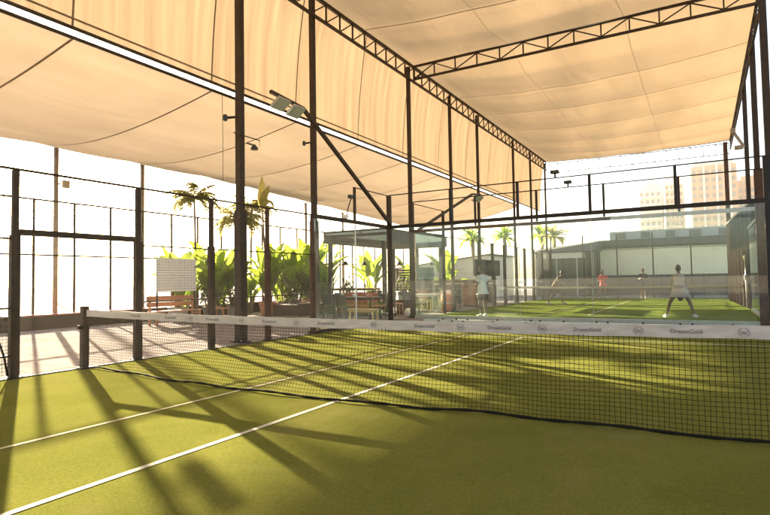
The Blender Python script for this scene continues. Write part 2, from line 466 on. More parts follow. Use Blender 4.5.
for y0, y1 in ((1.0,2.67),(2.67,4.33),(4.33,6.0)):
    wire_panel((FX, y0+.05, 0), (FX, y1-.05, 0), .06, 2.98).build('wire_mesh', WIRE, f)
    for z in (1.0, 2.0):
        MB().bar((FX+.015, y0+.05, z), (FX+.015, y1-.05, z), .025).build('mid_rail', STEEL, f)
wire_panel((FX, -.95, 0), (FX, .95, 0), 2.15, 2.98).build('wire_mesh', WIRE, f)
for y0, y1 in ((-2.7,-1.0),(-4.4,-2.7)):
    wire_panel((FX, y0+.05, 0), (FX, y1-.05, 0), .06, 2.98, w=.0055).build('wire_mesh', WIRE, f)
    for z in (.32, 1.0, 2.0): MB().bar((FX+.015, y0+.05, z), (FX+.015, y1-.05, z), .03).build('mid_rail', STEEL, f)
# latch rod on the post beside the gateway
MB().tube([(FX+.03,-1.20,.9),(FX+.05,-1.22,.55),(FX+.07,-1.16,.33),(FX+.05,-1.10,.05)], .016, 6).build('latch_rod', STEEL2, f, smooth=True)

def glass_wall(name, label, panels, origin):
    g = thing(name, origin, label, 'glass wall')
    return g
# left corner return, two glass panels
g = thing('glass_wall', (FX, 8, 0), 'glass side wall between wire fence and back corner in front of the cafe', 'glass wall')
for y0, y1 in ((6.06, 7.99), (8.01, 9.94)):
    MB().span((FX-.006, y0, .07), (FX+.006, y1, 2.95)).build('glass_panel', GLASSC, g)
MB().span((FX-.05, 6.0, 2.95), (FX+.05, 10.05, 3.05)).build('beam', STEEL, g)
MB().span((FX-.04, 6.06, -.01), (FX+.04, 9.95, .07)).build('base_rail', STEEL, g)
MB().box((FX, 8.0, 3.53), (.06, .07, .96)).build('upper_post', STEEL, g)
MB().box((FX+.012, 8.0, 1.5), (.012, .05, 2.86)).build('glazing_joint', RAILW, g)
MB().tube([(FX, 8.0, 4.0), (FX, 10, 4.0)], .015, 6).build('top_rail', STEEL, g)
# back wall
XR = 4.85
g = thing('glass_wall', (0, 10, 0), 'long glass back wall with dark beam and pale base rail, nearest the net', 'glass wall')
XS = [FX, -2.97, -.93, 1.0, 3.0, XR]
for x0, x1 in zip(XS, XS[1:]):
    MB().span((x0+.05 if x0 == FX else x0+.008, 9.994, .12), (x1-.05 if x1 == XR else x1-.008, 10.006, 2.95)).build('glass_panel', GLASS, g)
MB().span((FX+.05, 9.95, 2.95), (XR+2, 10.05, 3.05)).build('beam', STEEL2, g)
MB().span((-3.9, 9.93, -.01), (XR+2, 10.05, .115)).build('base_rail', RAILW, g)
MB().span((FX+.05, 9.95, -.01), (-3.9, 10.04, .075)).build('base_rail', STEEL, g)
for x in XS[2:-2]:
    MB().box((x, 9.989, 1.53), (.014, .008, 2.8)).build('glazing_joint', GALV, g)
for x in XS[1:-1]:
    MB().box((x, 10, 3.53), (.07, .07, .96)).build('upper_post', STEEL2, g)
MB().box((FX, 10, 2.0), (.12, .12, 4.0)).build('corner_post', STEEL, g)
MB().box((XR, 10, 2.0), (.14, .12, 4.0)).build('corner_post', STEEL2, g)
MB().tube([(FX, 10, 4.02), (XR+2, 10, 4.02)], .018, 6).build('top_rail', STEEL2, g)
for x in (-3.4,-2.97,-2.62,-1.71,-.76,-.51,.11,.95,1.22,2.05,2.87,3.13,3.95):
    c = MB().box((x, 9.92, .06), (.05, .03, .075)).build('rail_clip', BLACK, g)
    MB().box((x+.12, 9.975, .135), (.045, .03, .05)).build('glass_clamp', BLACK, c)
for x in (.12,): 
    fl = thing('small_floodlight', (x, 10, 4.04), 'small dark floodlight perched on the top wire of the nearer glass wall', 'floodlight')
    MB().tube([(x,10,4.04),(x,10,4.14)], .028, 6).build('stem', BLACK, fl)
    MB().box((x,9.98,4.18), (.22,.16,.09)).build('lamp_head', BLACK, fl, bevel=.02)

# far court enclosure
g = thing('glass_wall', (0, 11.8, 0), 'far court glass wall with thinner brown beam just behind the nearer glass wall', 'glass wall')
XF = [-5.2, -2.87, -.87, 1.08, 3.01, 4.83]
for x0, x1 in zip(XF, XF[1:]):
    MB().span((x0+.05 if x0 == -5.2 else x0+.008, 11.794, .10), (x1-.05 if x1 > 4.8 else x1-.008, 11.806, 2.95)).build('glass_panel', GLASS2, g)
MB().span((-5.15, 11.76, 2.95), (1.25, 11.84, 3.05)).build('beam', RUST, g)
MB().span((1.25, 11.76, 2.95), (6.8, 11.84, 3.05)).build('beam', GALV, g)  # lit stretch of the same beam, its light put into a paler steel
MB().span((-5.15, 11.76, -.01), (6.8, 11.84, .10)).build('base_rail', GALV, g)
for x in XF[1:-1]: MB().box((x, 11.8, 3.53), (.06, .06, .94)).build('upper_post', STEEL2, g)
MB().box((-5.2, 11.8, 2.0), (.12, .12, 4.0)).build('corner_post', STEEL, g)
MB().box((4.83, 11.8, 2.0), (.20, .14, 4.0)).build('corner_post', RUST, g)
MB().tube([(-5.2, 11.8, 4.02), (6.8, 11.8, 4.02)], .018, 6).build('top_rail', STEEL2, g)
fl = thing('small_floodlight', (.09, 11.8, 4.04), 'small dark floodlight on the lower wire of the far court wall, right of its twin', 'floodlight')
MB().tube([(.09,11.8,4.04),(.09,11.8,4.12)], .028, 6).build('stem', BLACK, fl)
MB().box((.09,11.78,4.17), (.22,.16,.09)).build('lamp_head', BLACK, fl, bevel=.02)

f = thing('court_fence', (-5.25, 22, 0), 'row of dark fence posts with wire mesh along the left side of the far court', 'fence')
MB().box((-5.25, 14.57, 2.0), (.09,.09,4.0)).build('post', STEEL, f)
for y in (18.5, 20.3, 22.15, 24.2, 25.8, 27.7, 29.7, 31.8):
    MB().box((-5.25, y, 1.5), (.12,.16,3.0)).build('post', STEEL, f)
for y0, y1 in ((14.57,18.5),(18.5,20.3),(22.15,24.2),(24.2,25.8),(25.8,27.7),(27.7,29.7),(29.7,31.8)):
    wire_panel((-5.25,y0+.05,0),(-5.25,y1-.05,0), .06, 2.96, .10, .005).build('wire_mesh', WIRE, f)
MB().tube([(-5.25,14.57,3.0),(-5.25,31.8,3.0)], .018, 6).build('top_rail', STEEL, f)
for y0, y1 in ((18.5,20.3),(24.2,25.8),(27.7,29.7)):
    MB().bar((-5.25,y0+.05,1.1),(-5.25,y1-.05,1.1), .05).build('mid_rail', WHITE, f)
for y0, y1 in ((11.86,13.2),(13.22,14.5)):
    MB().span((-5.256,y0,.08),(-5.244,y1,2.95)).build('glass_panel', GLASS2, f)
MB().span((-5.3,11.87,2.95),(-5.2,14.5,3.05)).build('beam', STEEL, f)
MB().tube([(-5.25,11.87,4.0),(-5.25,14.57,4.0)], .015, 6).build('top_rail', STEEL, f)

f = thing('court_fence', (0, 31.85, 0), 'thin mesh end fence closing the far court below the pale green wall', 'fence')
for i in range(6): MB().box((-5.2+2.03*i, 31.9, 2.0), (.07,.07,4.0)).build('post', STEEL, f)
for i in range(5):
    wire_panel((-5.2+2.03*i+.04,31.9,0),(-5.2+2.03*(i+1)-.04,31.9,0), .06, 3.0, .14, .005).build('wire_mesh', WIRE, f)
MB().tube([(-5.2,31.9,3.0),(4.95,31.9,3.0)], .018, 6).build('top_rail', STEEL, f)

# ------------------------------------------------------------------ steel columns and trusses
def column(x, y, h, w, label, mm, z0=0):
    t = thing('steel_column', (x, y, z0), label, 'steel column', 'steel columns carrying the shade canopy')
    MB().box((x, y, z0+h/2), (w, w, h)).build('shaft', mm, t, bevel=.006)
    p = MB().box((x, y, z0+.012), (w+.17, w+.17, .024)).build('base_plate', STEEL2, t)
    b = MB()
    for sx in (-1,1):
        for sy in (-1,1):
            b.lathe([(.016,0),(.016,.03)], (x+sx*(w/2+.055), y+sy*(w/2+.055), z0+.024), 6)
    b.build('anchor_bolts', GALV, p)
    for a in range(4):
        dx, dy = ((1,0),(0,1),(-1,0),(0,-1))[a]
        g = MB(); c = Vector((x+dx*w/2, y+dy*w/2, z0+.024)); d = Vector((dx,dy,0))*.075; s = Vector((-dy,dx,0))*.006
        g.tri(c+s, c+d+s, c+Vector((0,0,.14))+s).tri(c-s, c+Vector((0,0,.14))-s, c+d-s)
        g.quad(c+d-s, c+d+s, c+Vector((0,0,.14))+s, c+Vector((0,0,.14))-s).build('gusset', mm, t)
    return t
CX = -5.4
colL = [(3.8,.15,'thickest dark column, standing before the banana plants with a camera arm and lamp'),
        (6.5,.13,'dark column rising beside the start of the side glass, crossed by the big floodlight boom'),
        (12.1,.12,'dark column at the junction of the long side truss and the cross truss'),
        (15.8,.11,'dark column just left of the smaller floodlight on the far court'),
        (19.0,.11,'dark column behind the white shirted player, next one right of the smaller floodlight'),
        (24.6,.11,'slim dark column third from the far end of the long side truss'),
        (28.1,.11,'slim dark column second from the far end of the long side truss'),
        (31.7,.11,'last slim dark column at the far end of the long side truss')]
for y, w, lab in colL:
    t = column(CX, y, 8.95, w, lab, STEEL)
    if y < 7: MB().box((CX, y, 1.47), (w+.055, w+.055, 2.92)).build('sleeve', STEEL, t, bevel=.01)
colR = [(12.6,.17,'dark column at the right picture edge under the end of the cross truss'),
        (16.2,.16,'dark column on the right side, second one in from the right picture edge'),
        (20.4,.15,'thin dark column on the right side with a small lamp on it'),
        (31.9,.22,'brown column at the far right corner of the canopy in front of the tan tower')]
for y, w, lab in colR: column(5.15 if y < 30 else 4.86, y, 8.95 if y > 13 else 9.1, w, lab, RUST if y > 30 else STEEL)

def truss(name, p0, p1, depth, cells, label, alt=True, ch=.07, wb=.04):
    p0 = Vector(p0); p1 = Vector(p1); dn = Vector((0,0,-depth))
    t = thing(name, p0, label, 'roof truss', 'steel lattice trusses under the canopy')
    MB().bar(p0, p1, ch).build('top_chord', STEEL, t)
    MB().bar(p0+dn, p1+dn, ch).build('bottom_chord', STEEL, t)
    for i in range(cells+1):
        q = p0.lerp(p1, i/cells)
        MB().bar(q+Vector((0,0,-ch/2)), q+dn+Vector((0,0,ch/2)), wb).build('web_post', STEEL, t)
    for i in range(cells):
        a = p0.lerp(p1, i/cells); b = p0.lerp(p1, (i+1)/cells)
        k = (b-a).normalized()*wb*.6; e = Vector((0,0,ch/2+.012))
        if alt and i % 2: MB().bar(a+k-e, b-k+dn+e, wb*.8).build('web_brace', STEEL, t)
        else: MB().bar(a+k+dn+e, b-k-e, wb*.8).build('web_brace', STEEL, t)
truss('roof_truss', (CX+.12, 1.0, 9.0), (CX+.12, 31.6, 9.0), .55, 46, 'long dark lattice truss along the top of the hanging side cloth', False)
truss('roof_truss', (CX+.18, 12.25, 8.98), (5.05, 12.25, 8.98), .46, 13, 'dark cross truss with zigzag braces spanning the upper canopy from left to right')
truss('roof_truss', (5.1, 12.9, 9.0), (5.1, 31.7, 9.0), .5, 24, 'lattice truss along the right edge of the upper canopy')
truss('roof_truss', (CX+.18, 31.95, 8.9), (5.05, 31.95, 8.9), .62, 16, 'thin open truss closing the far end of the upper canopy against the white sky', True, .035, .025)

# ------------------------------------------------------------------ shade cloth
Y0 = -14.0
seamsU = [2.2, 5.6, 9.0, 12.25, 16.5, 19.4, 22.8, 26.0, 29.2]
def zup(x, y):
    u = min(1, abs(x)/5.2)
    prev = max([s for s in seamsU+[Y0] if s <= y]); nxt = min([s for s in seamsU+[31.95] if s >= y] or [31.95])
    L = max(.01, nxt-prev); t = (y-prev)/L
    belly = .09*math.sin(PI*t)**1 * (1-u**4)
    sag = .34*(1-u*u)
    k = min(1, abs(y-12.25)/2.0)
    k2 = min(1, abs(31.95-y)/2.0)
    fold = .028*math.exp(-((y-prev-.22)/.10)**2)*(1-u**6) if L > 1 else 0
    return 9.07 + .004*math.sin(y*5.3+2*math.sin(x*.8))*(1-u**4)*k - fold*k - sag*(.25+.75*k)*(.3+.7*k2) - belly*k + .02*math.sin(x*2.3+y*.7)*(1-u)
m = MB(); m.grid(lambda a, b: (-5.48+10.63*a, Y0+(31.95-Y0)*b, zup(-5.48+10.63*a-.0, Y0+(31.95-Y0)*b)), 30, 260)
up = thing('shade_canopy', (0, 9, 9.05), 'wide tan upper shade cloth over both courts, sagging between its cross seams', 'shade canopy')
m.build('cloth', FABRIC, up, smooth=True)
for s in seamsU:
    if abs(s-12.25) < .1: continue
    MB().grid(lambda a, b: (-5.25+10.35*a, s-.02+.04*b, zup(-5.25+10.35*a, s)-.012), 30, 1).build('seam', SEAM, up, smooth=True)
for xs in (-1.75, 1.75):
    MB().grid(lambda a, b: (xs-.005+.010*b, Y0+(31.9-Y0)*a, zup(xs, Y0+(31.9-Y0)*a)-.010), 260, 1).build('seam', SEAM, up, smooth=True)
MB().tube([(-5.25+10.35*i/30, 31.95, zup(-5.25+10.35*i/30, 31.95)) for i in range(31)], .03, 6).build('edge_rope', SEAM, up)

GX, GZ = -5.85, 5.72
XO = -14.3
YE = 27.0
seamsL = [-9.1,-6.0,-2.9,.25,3.38,6.3,9.4,12.4,15.5,18.5,21.5,24.5]
def zouter(y):
    if y < 10: return 5.86
    return 5.86-.042*(y-10)
def scal(y):
    prev = max([s for s in seamsL+[Y0] if s <= y]); nxt = min([s for s in seamsL+[YE, 31.9] if s >= y] or [31.9])
    return math.sin(PI*(y-prev)/max(.01, nxt-prev))
def low(s, y):
    x = GX+(XO-GX)*s
    z = (GZ-.11)+(zouter(y)-GZ+.11)*s - .62*4*s*(1-s)*(.75+.5*s) - .07*scal(y)*(1-abs(2*s-1)**3)
    return (x, y, z)
lo = thing('shade_canopy', (-10, 8, 5.6), 'lower tan shade cloth slung left from the edge rails to the outer poles', 'shade canopy')
MB().grid(lambda a, b: low(a, Y0+(YE-Y0)*b), 40, 200).build('cloth', FABRICL, lo, smooth=True)
for s in seamsL:
    MB().grid(lambda a, b: (lambda q: (q[0], q[1]-.025+.05*b, q[2]-.012))(low(a, s)), 40, 1).build('seam', SEAM, lo, smooth=True)
MB().tube([low(1, Y0+(YE-Y0)*i/120) for i in range(121)], .022, 6).build('edge_rope', SEAM, lo)
MB().tube([low(i/40, YE) for i in range(41)], .022, 6).build('edge_rope', SEAM, lo)
def drp(t, y):
    x0, z0 = CX-.06, 9.12
    bow = .16*math.sin(PI*t)*(.4+.6*scal(y))
    return (x0+(GX-.0-x0)*t - bow, y, z0+(GZ+.11-z0)*t)
dr = thing('hanging_side_cloth', (CX-.3, 9, 7), 'upright tan side cloth hanging between the long truss and the edge rails', 'shade cloth')
MB().grid(lambda a, b: drp(a, Y0+(31.9-Y0)*b), 18, 220).build('cloth', DRAPE, dr, smooth=True)
for s in seamsL+[27.6, 30.0]:
    MB().grid(lambda a, b: (lambda q: (q[0]+.012, q[1]-.02+.04*b, q[2]))(drp(a, s)), 18, 1).build('seam', SEAM, dr, smooth=True)
MB().tube([(GX+.03, Y0, GZ+.24), (GX+.03, 26.5, GZ+.24)], .018, 6).build('hem_cable', SEAM, dr)
gt = thing('edge_rails', (GX, 6, GZ), 'pair of dark laced rails with white sky between them under the hanging cloth', 'rails')
MB().tube([(GX, Y0, GZ-.085), (GX, 27.0, GZ-.085)], .036, 8).build('rail', STEEL, gt, smooth=True)
MB().tube([(GX, Y0, GZ+.085), (GX, 31.8, GZ+.085)], .036, 8).build('rail', STEEL, gt, smooth=True)
for i in range(40):
    y = -6+i*.83
    MB().bar((GX, y, GZ-.08), (GX, y+.02, GZ+.08), .012).build('lacing', GALV, gt)

# ------------------------------------------------------------------ outer poles, outer fence, planter
poles = [(4.75,5.9,'tan outer pole left of the beige box, holding up the lower canopy edge'),
         (7.9,5.8,'tan outer pole behind the gateway post near the palms'),
         (12.8,5.66,'tan outer pole half hidden behind the thick column among the palms'),
         (17.6,5.45,'tan outer pole right of the palms above the banana plants'),
         (21.0,5.3,'tan outer pole seen between the two glass wall columns over the cafe roof'),
         (26.6,5.1,'last tan outer pole under the far end of the lower canopy')]
for y, h, lab in poles:
    t = thing('canopy_pole', (-14.42, y, 0), lab, 'pole', 'outer poles of the lower canopy')
    MB().tube([(-14.42,y,0),(-14.42,y,h-.05)], .075, 12).build('shaft', POLE, t, smooth=True)
    MB().lathe([(.09,0),(.09,.06)], (-14.42,y,h-.06), 12).build('cap', POLE, t)
b = thing('control_box', (-14.26, 4.95, 4.6), 'small beige control box high on the outer fence beside a tan pole', 'control box')
MB().box((-14.26,4.98,4.6), (.10,.22,.26)).build('housing', BEIGE, b, bevel=.015)
MB().box((-14.204,4.98,4.6), (.012,.18,.22)).build('lid', BEIGE, b)
MB().bar((-14.34,4.78,4.6),(-14.30,4.98,4.6), .04).build('bracket', STEEL, b)
f = thing('boundary_fence', (-14.3, 12, .44), 'tall thin railing fence standing on the planter wall along the outer edge', 'fence')
y = -3.6
while y < 30:
    MB().box((-14.3, y, 2.22), (.06,.06,3.56)).build('post', STEEL, f); y += 1.27
for z in (4.0, 2.28):
    MB().bar((-14.25, -3.6, z), (-14.25, 30, z), .055).build('rail', STEEL, f)
pw = thing('planter_wall', (-14.3, 8, 0), 'low brown planter wall with a terracotta coping at the edge of the paving', 'planter wall')
MB().span((-14.6,-6,-.02),(-14.05,30,.40)).build('wall', PLANTER, pw)
MB().span((-14.64,-6,.402),(-14.01,30,.45)).build('coping', COPING, pw)

blk = thing('shade_blocker_roof', (-44, 15, -.03), 'unseen added pale roof slab on tall thin masts beyond the railing fence, shading the near court', 'roof')  # unseen roof added only to cast the shade on the near court
m = MB(); prof = [(2,12.71),(21.1,12.71),(24.4,13.47),(29.6,13.47)]  # underside profile shaped to give that shade its stepped edge
for (ya, za), (yb, zb) in zip(prof, prof[1:]):
    ta, tb = (.95, .95) if yb < 22 else (.95 if ya < 22 else .55, .55)
    m.hexa([(-46,ya,za+1.87),(-40,ya,za),(-40,yb,zb),(-46,yb,zb+1.87),(-46,ya,za+1.87+ta),(-40,ya,za+ta),(-40,yb,zb+tb),(-46,yb,zb+1.87+tb)])
m.build('shade_slab', GREYB, blk)
for x, y, z in ((-43,4,13.75),(-43,20.6,13.75),(-43,28.7,14.5)): MB().tube([(x,y,-.03),(x,y,z)], .14, 10).build('mast', POLE, blk, smooth=True)  # masts of the added slab, two standing in line behind outer poles

# ------------------------------------------------------------------ floodlights and cameras
def floodlight(name, base, elbow, tip, n, down, label, size):
    t = thing(name, base, label, 'floodlight')
    MB().bar(base, elbow, .085, .085).build('boom', STEEL, t)
    MB().bar(elbow, tip, .075, .075).build('arm', STEEL, t)
    e = Vector(elbow); q = Vector(tip); d = (q-e)
    for i in range(n):
        c = e + d*((i+.62)/(n+.15)) + Vector((.05, 0, -.20))
        R_ = Euler((0, down, 0)).to_matrix()
        h = MB(); s = size
        pts = []
        for z in (-.035, .035):
            for x, y in ((-s/2,-s/2),(s/2,-s/2),(s/2,s/2),(-s/2,s/2)):
                pts.append(c + R_ @ Vector((x*.8, y, z)))
        h.hexa(pts); lh = h.build('lamp_head', GALV, t, bevel=.012)
        pts = []
        for z in (-.046, -.037):
            for x, y in ((-.42*s,-.42*s),(.42*s,-.42*s),(.42*s,.42*s),(-.42*s,.42*s)):
                pts.append(c + R_ @ Vector((x*.8, y, z)))
        MB().hexa(pts).build('lens', LENS, lh)
        MB().bar(c+Vector((0,0,.04)), e+d*((i+.62)/(n+.15)), .025).build('bracket', STEEL, lh)
floodlight('floodlight_mast', (-4.95,9.86,3.06), (-4.95,5.5,5.62), (-4.95,4.32,5.70), 2, -.62, 'big twin lamp floodlight on a sloping boom in front of the side cloth', .42)
floodlight('floodlight_mast', (-5.05,12.0,3.06), (-5.05,17.3,5.0), (-5.05,18.3,5.1), 2, -.75, 'smaller looking floodlight on a sloping boom at the near corner of the far court', .40)
c = thing('security_camera', (-5.4, 3.7, 5.0), 'dark bullet camera on an arm sticking out left from the thickest column', 'camera')
MB().tube([(-5.4,3.69,5.02),(-5.4,3.4,4.93)], .028, 8).build('arm', STEEL, c, smooth=True)
MB().lathe([(.03,0),(.05,.02),(.05,.12),(.03,.14)], (-5.4,3.36,4.85), 10).build('camera_body', BLACK, c)
c = thing('column_lamp', (-5.4, 3.9, 4.55), 'small lamp on a thin cross rod halfway up the thickest column', 'lamp')
MB().tube([(-5.27,3.48,4.60),(-5.27,4.30,4.60)], .012, 6).build('rod', STEEL, c)
MB().tube([(-5.27,4.29,4.60),(-5.27,4.29,4.44)], .006, 5).build('hanger', STEEL, c)
MB().lathe([(.02,.09),(.09,.0),(.085,-.03)], (-5.27,4.12,4.38), 12).build('lamp_shade', BLACK, c)
MB().bar((-5.29,3.905,4.46),(-5.27,4.1,4.45), .03).build('bracket', BLACK, c)
c = thing('security_camera', (-5.4, 6.4, 4.98), 'dark camera arm on the column crossed by the floodlight boom', 'camera')
MB().tube([(-5.4,6.4,5.02),(-5.4,6.12,4.93)], .024, 8).build('arm', STEEL, c, smooth=True)
MB().lathe([(.025,0),(.04,.02),(.04,.1),(.025,.12)], (-5.4,6.1,4.87), 10).build('camera_body', BLACK, c)
c = thing('security_camera', (FX, 7.95, 3.6), 'little camera on a hooked bracket above the glass panel joint by the cafe', 'camera')
MB().tube([(FX+.04,7.95,3.75),(FX+.05,7.78,3.70),(FX+.05,7.62,3.42),(FX+.04,7.52,3.14)], .018, 6).build('bracket', BLACK, c, smooth=True)
MB().box((FX+.04,7.74,3.70), (.10,.18,.10)).build('camera_body', BLACK, c, bevel=.015)
MB().box((FX+.04,7.48,3.11), (.12,.12,.12)).build('junction_box', WHITE, c, bevel=.012)
c = thing('column_lamp', (5.05, 20.4, 6.6), 'small lamp with two heads on a thin column at the right', 'lamp')
MB().bar((5.08,20.36,6.3),(4.75,20.3,6.9), .09).build('bracket', POLE, c)
MB().box((4.72,20.2,6.95), (.18,.14,.2)).build('lamp_head', POLE, c, bevel=.02)
MB().box((4.9,20.3,6.3), (.3,.14,.16)).build('lamp_head', POLE, c, bevel=.02)
c = MB().tube([(-5.55,3.42,5.55),(-5.56,3.44,4.6),(-5.55,3.43,3.4),(-5.55,3.45,2.6)], .006, 5).build('hanging_cable', STEEL, origin=(-5.55,3.42,4))
tag(c, 'thin cable dangling from the lower canopy left of the thickest column', 'cable')

# ------------------------------------------------------------------ plants
def leaf(mb, base, az, el, L, W, droop, n=7, fold=.25):
    """arched leaf blade with a folded midrib"""
    d = Vector((math.cos(az), math.sin(az), 0)); s = Vector((-math.sin(az), math.cos(az), 0))
    P = Vector(base); pts = []; a = el; tw = random.uniform(-.5, .5)
    for i in range(n+1):
        t = i/n
        pts.append((P.copy(), a)); step = L/n
        P = P + (d*math.cos(a)+Vector((0,0,1))*math.sin(a))*step
        a -= droop/n*(.4+1.2*t)
    b0 = len(mb.v)
    for i, (q, a) in enumerate(pts):
        t = i/n
        w = W*max(.02, math.sin(PI*min(1, .08+.92*t)**.75)) * (1-.15*(i % 2)*random.random())
        nrm = (Vector((0,0,1))*math.cos(a) - d*math.sin(a))
        ss = (s*math.cos(tw*t)+nrm*math.sin(tw*t))
        for k in (-1, 0, 1):
            r = q + ss*(k*w/2) + nrm*(abs(k)*w*fold*.5)
            mb.v.append(tuple(r))
    for i in range(n):
        for k in range(2):
            a = b0+i*3+k
            mb.f.append((a, a+1, a+4, a+3))
def banana(x, y, h, label, n=12, z0=.35, seed=0, group='banana plants behind the fence'):
    random.seed(seed)
    t = thing('banana_plant', (x, y, z0), label, 'plant', group)
    st = MB(); lf = MB()
    for k in range(n):
        az = k*2.399+random.uniform(-.4,.4); r0 = random.uniform(.02,.14)
        hb = h*random.uniform(.15,.68); L = h*random.uniform(.36,.54)
        b = Vector((x+math.cos(az)*r0, y+math.sin(az)*r0, z0-.02)); e = b+Vector((math.cos(az)*hb*.22, math.sin(az)*hb*.22, hb))
        st.tube([b, b.lerp(e,.5)+Vector((math.cos(az)*-.02,math.sin(az)*-.02,0)), e], [.028,.02,.012], 6)
        leaf(lf, e, az, random.uniform(.85,1.5), L, L*random.uniform(.36,.48), random.uniform(.7,1.8))
    st.build('stems', STEM, t, smooth=True); lf.build('leaves', LEAF, t, smooth=True)
def pot(x, y, r, h, mm, label, name='plant_pot'):
    t = thing(name, (x, y, 0), label, 'plant pot', 'pots along the plant row')
    MB().lathe([(r*.72,-.012),(r*.9,h*.5),(r,h*.9),(r*1.06,h*.93),(r*1.06,h),(r*.93,h),(r*.9,h*.86)], (x,y,0), 22).build('vessel', mm, t, smooth=False)
    MB().lathe([(r*.88,h*.84),(r*.6,h*.88)], (x,y,0), 16).build('soil', SOIL, t)
spec = [(-12.6,8.0,2.35,POTG,'grey tapered pot beside the slatted white panel',.34,.5,'yellow-green banana plant right behind the slatted white panel'),
        (-12.3,9.3,2.5,POTD,'charcoal pot left of the thick column, partly behind the net tape',.33,.46,'banana plant left of the thick column under the first palm'),
        (-12.4,10.5,2.4,POTG,'pale grey pot just left of the thick column',.30,.5,'shorter banana plant just left of the thick column'),
        (-11.9,11.9,2.75,POTT,'terracotta pot between the thick column and the fence post',.38,.5,'tall banana plant between the thick column and the next fence post'),
        (-12.1,13.2,2.7,POTD,'charcoal pot right of the terracotta pot',.38,.5,'bright banana plant right of the fence post behind the dark pot'),
        (-11.9,14.6,2.85,POTT,'terracotta pot at the right end of the plant row',.36,.48,'banana plant at the right end of the row beside the cafe glass'),
        (-12.4,16.2,2.8,POTG,'grey pot behind the row near the cafe',.36,.48,'banana plant behind the row nearest the cafe roof')]
for i, (x,y,h,pm,pl,r,ph,lab) in enumerate(spec):
    pot(x, y, r, ph, pm, pl); banana(x, y, h, lab, 18, ph*.86, 40+i)
for i, (x, y, h, lab) in enumerate([(-13.4,8.9,2.5,'banana plant against the railing between the bench and the leftmost slender palm'),(-12.9,10.0,2.7,'banana plant in front of the railing between two slender palms'),(-11.4,13.0,2.9,'tall banana plant directly above the dark planter box'),(-12.7,15.4,3.0,'tall banana plant behind the two pots at the right end'),(-13.3,10.6,2.5,'banana plant against the railing left of the thick column'),
        (-13.3,12.2,2.5,'banana plant against the railing just right of the thick column'),(-13.2,14.2,2.6,'banana plant against the railing behind the terracotta pots'),(-11.0,14.6,2.2,'lush banana plant touching the side glass post at the right end of the row')]):
    banana(x, y, h*1.06, lab, 14, -.012, 140+i)
for i, (x, y, lab) in enumerate([(-12.9,21.5,'banana plant seen under the cafe roof on the left'),(-11.8,24.5,'banana plant seen under the middle of the cafe roof'),(-10.2,26.0,'banana plant seen under the right end of the cafe roof')]):
    banana(x, y, 3.0, lab, 16, -.03, 70+i, 'banana plants behind the cafe')
def shrub(x, y, h, r, label, seed, mm=None, nleaf=420, z0=.4):
    random.seed(seed)
    t = thing('leafy_shrub', (x, y, z0), label, 'shrub', 'dark shrubs below the banana plants')
    lf = MB(); st = MB()
    cl = [(random.gauss(0,r*.45), random.gauss(0,r*.45), h*random.uniform(.2,.95)) for _ in range(11)]
    for cx, cy, cz in cl: st.tube([(x,y,z0-.03),(x+cx*.5,y+cy*.5,z0+cz*.55),(x+cx,y+cy,z0+cz)], [.018,.012,.005], 5)
    for _ in range(nleaf):
        cx, cy, cz = random.choice(cl)
        p = (x+cx+random.gauss(0,.13), y+cy+random.gauss(0,.13), max(z0+.03, z0+cz+random.gauss(0,.12)))
        leaf(lf, p, random.uniform(0,2*PI), random.uniform(-.5,1.0), random.uniform(.14,.26), random.uniform(.05,.09), .6, 3, .2)
    st.build('stems', STEM, t); lf.build('leaves', mm or LEAF2, t)
shrub(-10.9, 12.3, 1.25, .62, 'dark leafy shrub low in front of the banana plants, right of the charcoal pot', 5)
shrub(-10.6, 13.2, 1.15, .6, 'dark leafy shrub beside the cafe glass at the end of the plant row', 6)
shrub(-12.0, 10.0, .9, .5, 'dark leafy shrub filling the gap left of the thick column', 7, None, 300)
shrub(-11.8, 8.6, .8, .45, 'small dark shrub beside the wooden bench and white panel', 8, None, 240)
tb = thing('planter_box', (-10.75, 12.8, 0), 'long dark brown planter box under the dark shrubs beside the cafe', 'planter box')
MB().span((-11.4,11.6,-.012),(-10.1,13.9,.40)).build('box', WOODD, tb, bevel=.01)
MB().span((-11.35,11.65,.401),(-10.15,13.85,.42)).build('soil', SOIL, tb)

